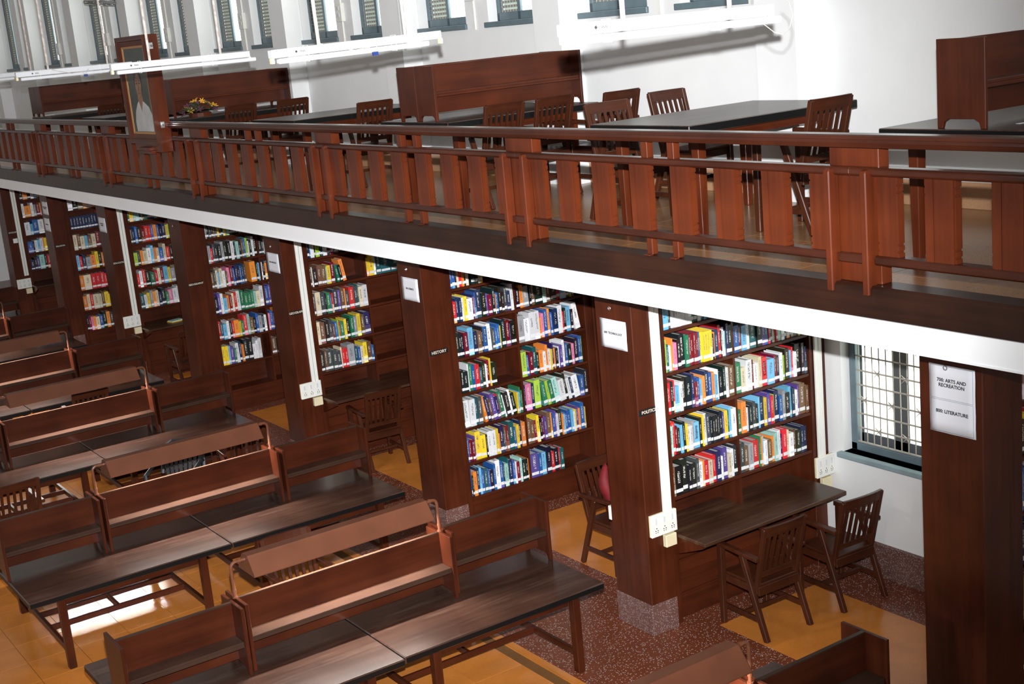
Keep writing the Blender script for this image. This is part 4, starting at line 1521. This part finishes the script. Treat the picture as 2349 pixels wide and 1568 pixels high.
for z in (0.32, 1.22):
    place('latch', hinge, pt, (0, 0, z))
# the painting itself: flat canvas with painted shapes
MB().box((0.018, -PW + 0.13, 0.23), (0.03, PW - 0.13, PH - 0.13)).obj('canvas', [plain('canvas_green', (0.030, 0.040, 0.032), rough=0.35, var=0.5, scale=4)], pt)


def painted(pts, x, mat, nm):
    m_ = MB()
    m_.prism([(p[0], p[1]) for p in pts], 'x', x, x + 0.001)
    return m_.obj(nm, [mat], pt)


plain('paint_skin', (0.23, 0.105, 0.055), rough=0.4, var=0.25, scale=9)
plain('paint_white', (0.42, 0.43, 0.43), rough=0.4, var=0.15, scale=6)
plain('paint_dark', (0.012, 0.010, 0.009), rough=0.4)
painted([(-0.33, 0.245), (0.24, 0.245), (0.25, 0.36), (0.20, 0.48), (0.10, 0.575), (0.05, 0.60), (-0.02, 0.47), (-0.09, 0.60), (-0.14, 0.585), (-0.27, 0.53), (-0.34, 0.44)], 0.0160, 'paint_white', 'painted_garment')
painted([(0.06, 0.61), (-0.02, 0.465), (-0.10, 0.61), (-0.085, 0.70), (0.055, 0.70)], 0.0165, 'paint_skin', 'painted_neck')
painted([(0.125 * math.cos(i * math.pi / 10) - 0.005, 0.835 + 0.16 * math.sin(i * math.pi / 10)) for i in range(20)], 0.0155, 'paint_dark', 'painted_hair')
painted([(0.105 * math.cos(i * math.pi / 10) * (1.0 if i < 11 else 0.9) - 0.015, 0.77 + 0.150 * math.sin(i * math.pi / 10)) for i in range(20)], 0.0150, 'paint_skin', 'painted_face')
for yy_ in (-0.060, 0.030):
    painted([(yy_ - 0.026, 0.800), (yy_ + 0.026, 0.800), (yy_ + 0.02, 0.815), (yy_ - 0.02, 0.815)], 0.0145, 'paint_dark', 'painted_eye')
    painted([(yy_ - 0.032, 0.832), (yy_ + 0.032, 0.832), (yy_ + 0.026, 0.842), (yy_ - 0.026, 0.842)], 0.0145, 'paint_dark', 'painted_brow')
painted([(-0.052, 0.682), (0.022, 0.682), (0.018, 0.697), (-0.048, 0.697)], 0.0145, plain('paint_lip', (0.13, 0.04, 0.03), rough=0.4), 'painted_mouth')
painted([(-0.036, 0.725), (0.004, 0.725), (-0.010, 0.80), (-0.020, 0.80)], 0.0146, plain('paint_shade', (0.13, 0.06, 0.035), rough=0.4), 'painted_nose')
painted([(-0.12, 0.76), (-0.06, 0.64), (-0.02, 0.625), (-0.05, 0.66), (-0.095, 0.78)], 0.0147, 'paint_shade', 'painted_cheek_shadow')

# ------------------------------------------------------------------ hanging tube lights
LY = [(5.08, 3.725, 5.105), (8.42, 3.80, 5.175), (12.02, 3.90, 5.275), (15.6, 4.0, 5.375), (19.1, 4.08, 5.45)]
LN = ['nearest, largest hanging tube light', 'second hanging tube light from the right', 'third hanging tube light, crossing in front of the portrait', 'fourth hanging tube light left of the portrait', 'fifth hanging tube light at the left edge']
for i, (y, xa, xb) in enumerate(LY):
    L = xb - xa
    t = thing('tube_light', 'white twin batten, ' + LN[i], 'light', (xa, y, 4.875), group='hanging tube lights')
    if i == 1:
        t.rotation_euler = (0, math.radians(-1.0), 0)
    MB().box((0, -0.03, 0.04), (L - 0.06, 0.03, 0.095)).obj('batten', ['fixture_white'], t, bevel=0.004)
    MB().box((0.05, -0.022, 0.0), (L if i in (0, 2, 3) else L - 0.16, 0.022, 0.034)).obj('lower_batten', ['fixture_white'], t, bevel=0.006)
    for x in (0.0, L - 0.07):
        MB().box((x, -0.018, 0.005), (x + 0.022, 0.018, 0.042)).ball((x + 0.018, 0, 0.02), 0.014, 8, 5).obj('lamp_holder', ['cream_plastic'], t, bevel=0.002)
    for x in (L * 0.265, L * 0.755):
        MB().tube([(x, 0, 0.095), (x, 0, 3.2)], 0.0125, 8).obj('hanging_rod', ['rod_paint'], t)
        w_ = MB()
        w_.tube([(x - 0.10, -0.034, 0.10), (x - 0.10, -0.034, -0.004)], 0.0018, 5).tube([(x - 0.10, 0.034, 0.10), (x - 0.10, 0.034, -0.004)], 0.0018, 5)
        w_.tube([(x - 0.10, -0.034, -0.004), (x - 0.10, 0.034, -0.004)], 0.0018, 5).tube([(x - 0.10, -0.034, 0.10), (x - 0.10, 0.034, 0.10)], 0.0018, 5)
        w_.obj('tie_wire', ['white_plastic'], t)
    me = text_mesh('BAJAJ', 0.016, 'dark_grey', bold=0.0004)
    place('maker_mark', me, t, (L * 0.165, -0.0312, 0.068), ROT_NEAR)
    MB().prism([(L * 0.13 - 0.010, 0.068), (L * 0.13, 0.058), (L * 0.13 + 0.010, 0.068), (L * 0.13, 0.078)], 'y', -0.0318, -0.0305).obj('maker_emblem', ['ink'], t)
    if i in (1, 3):
        pts = [(L * 0.265, -0.02, 0.10), (L * 0.34, -0.05, 0.065), (L * 0.44, -0.05, 0.03), (L * 0.52, -0.05, 0.04), (L * 0.55, -0.05, 0.0), (L * 0.565, -0.05, 0.045), (L * 0.58, -0.05, 0.06)]
        MB().tube(pts, 0.003, 5).obj('flex', ['rod_paint'], t)
        MB().box((L * 0.535, -0.058, -0.02), (L * 0.565, -0.042, 0.005)).obj('taped_joint', ['blue_tape'], t)
    if i == 0:
        pts = [(L, -0.02, 0.14), (L + 0.05, -0.02, 0.10), (L + 0.075, -0.02, 0.03), (L + 0.05, -0.02, -0.03), (L, -0.02, -0.06), (L - 0.06, -0.02, -0.045), (L - 0.13, -0.02, 0.0)]
        MB().tube(pts, 0.0022, 5).obj('flex', ['rod_paint'], t)

# ------------------------------------------------------------------ small boxes on the upper wall, fan
nbx = 0
for k in range(0, 7):
    y = 9.78 + PITCHY * k
    if y > YEND - 2:
        break
    t = thing('wall_switch_box', 'white switch box between the paired upper windows, %s from the right' % ordinal(k + 1), 'switch', (WX, y + 0.28, 5.22 + (0.06 if k % 2 else 0)), group='switch boxes on the upper wall')
    MB().box((-0.055, -0.09, 0), (0, 0.09, 0.24)).obj('box', ['white_plastic'], t, bevel=0.005)
    MB().box((-0.02, -0.02, 0.24), (0, 0.02, 1.9)).box((-0.02, -0.02, -0.32), (0, 0.02, 0.0)).obj('conduit', ['white_plastic'], t)
    for dz in (0.06, 0.15):
        MB().box((-0.062, -0.03, dz), (-0.055, 0.03, dz + 0.05)).obj('switch', ['fixture_white'], t)
    t = thing('wall_outlet', 'small white outlet below the upper window ledge beside pilaster, %s from the right' % ordinal(k + 1), 'socket', (WX, y - 1.0, 4.93), group='small outlets on the upper wall')
    MB().box((-0.05, -0.055, 0), (0, 0.055, 0.12)).obj('box', ['white_plastic'], t, bevel=0.005)
    MB().box((-0.054, -0.02, 0.03), (-0.05, 0.02, 0.09)).obj('plate', ['fixture_white'], t)

fan = thing('wall_fan', 'grey caged wall fan tilted down, high on the far upper wall', 'fan', (8.46, 24.9, 6.06))
MB().tube([(0.10, 0, 0.0), (-0.18, 0, 0.06), (-0.32, 0, 0.04)], 0.02, 8).box((0.06, -0.06, -0.10), (0.10, 0.06, 0.10)).obj('wall_arm', ['grey_plastic'], fan)
head = place('motor_housing', MB().tube([(0, 0, 0.02), (0, 0, 0.05), (0, 0, 0.16), (0, 0, 0.20)], [0.06, 0.09, 0.09, 0.04], 12).mesh('motor_housing', ['fixture_white']), fan, (-0.36, 0, 0.0), (0, math.radians(8), 0))
cg = MB()
for rr, zz in ((0.30, -0.03), (0.29, 0.02), (0.20, -0.055), (0.10, -0.065), (0.29, -0.06)):
    cg.tube([(rr * math.cos(a_), rr * math.sin(a_), zz) for a_ in [i * math.pi / 14 for i in range(29)]], 0.006 if rr < 0.3 else 0.010, 5)
for i in range(24):
    a_ = i * math.pi / 12
    cg.tube([(0.04 * math.cos(a_), 0.04 * math.sin(a_), -0.065), (0.29 * math.cos(a_), 0.29 * math.sin(a_), -0.05), (0.30 * math.cos(a_), 0.30 * math.sin(a_), 0.0), (0.08 * math.cos(a_), 0.08 * math.sin(a_), 0.05)], 0.003, 4)
place('cage', cg.mesh('cage', ['glass_cage']), head, (0, 0, 0))
bl = MB()
for i in range(3):
    a_ = i * 2 * math.pi / 3
    bl.bar((0.03 * math.cos(a_), 0.03 * math.sin(a_), -0.01), (0.25 * math.cos(a_), 0.25 * math.sin(a_), -0.02), 0.08, 0.008, up_=(math.sin(a_) * 0.3, -math.cos(a_) * 0.3, 0.95), w2=0.17)
place('blades', bl.mesh('blades', ['grey_plastic']), head, (0, 0, 0))
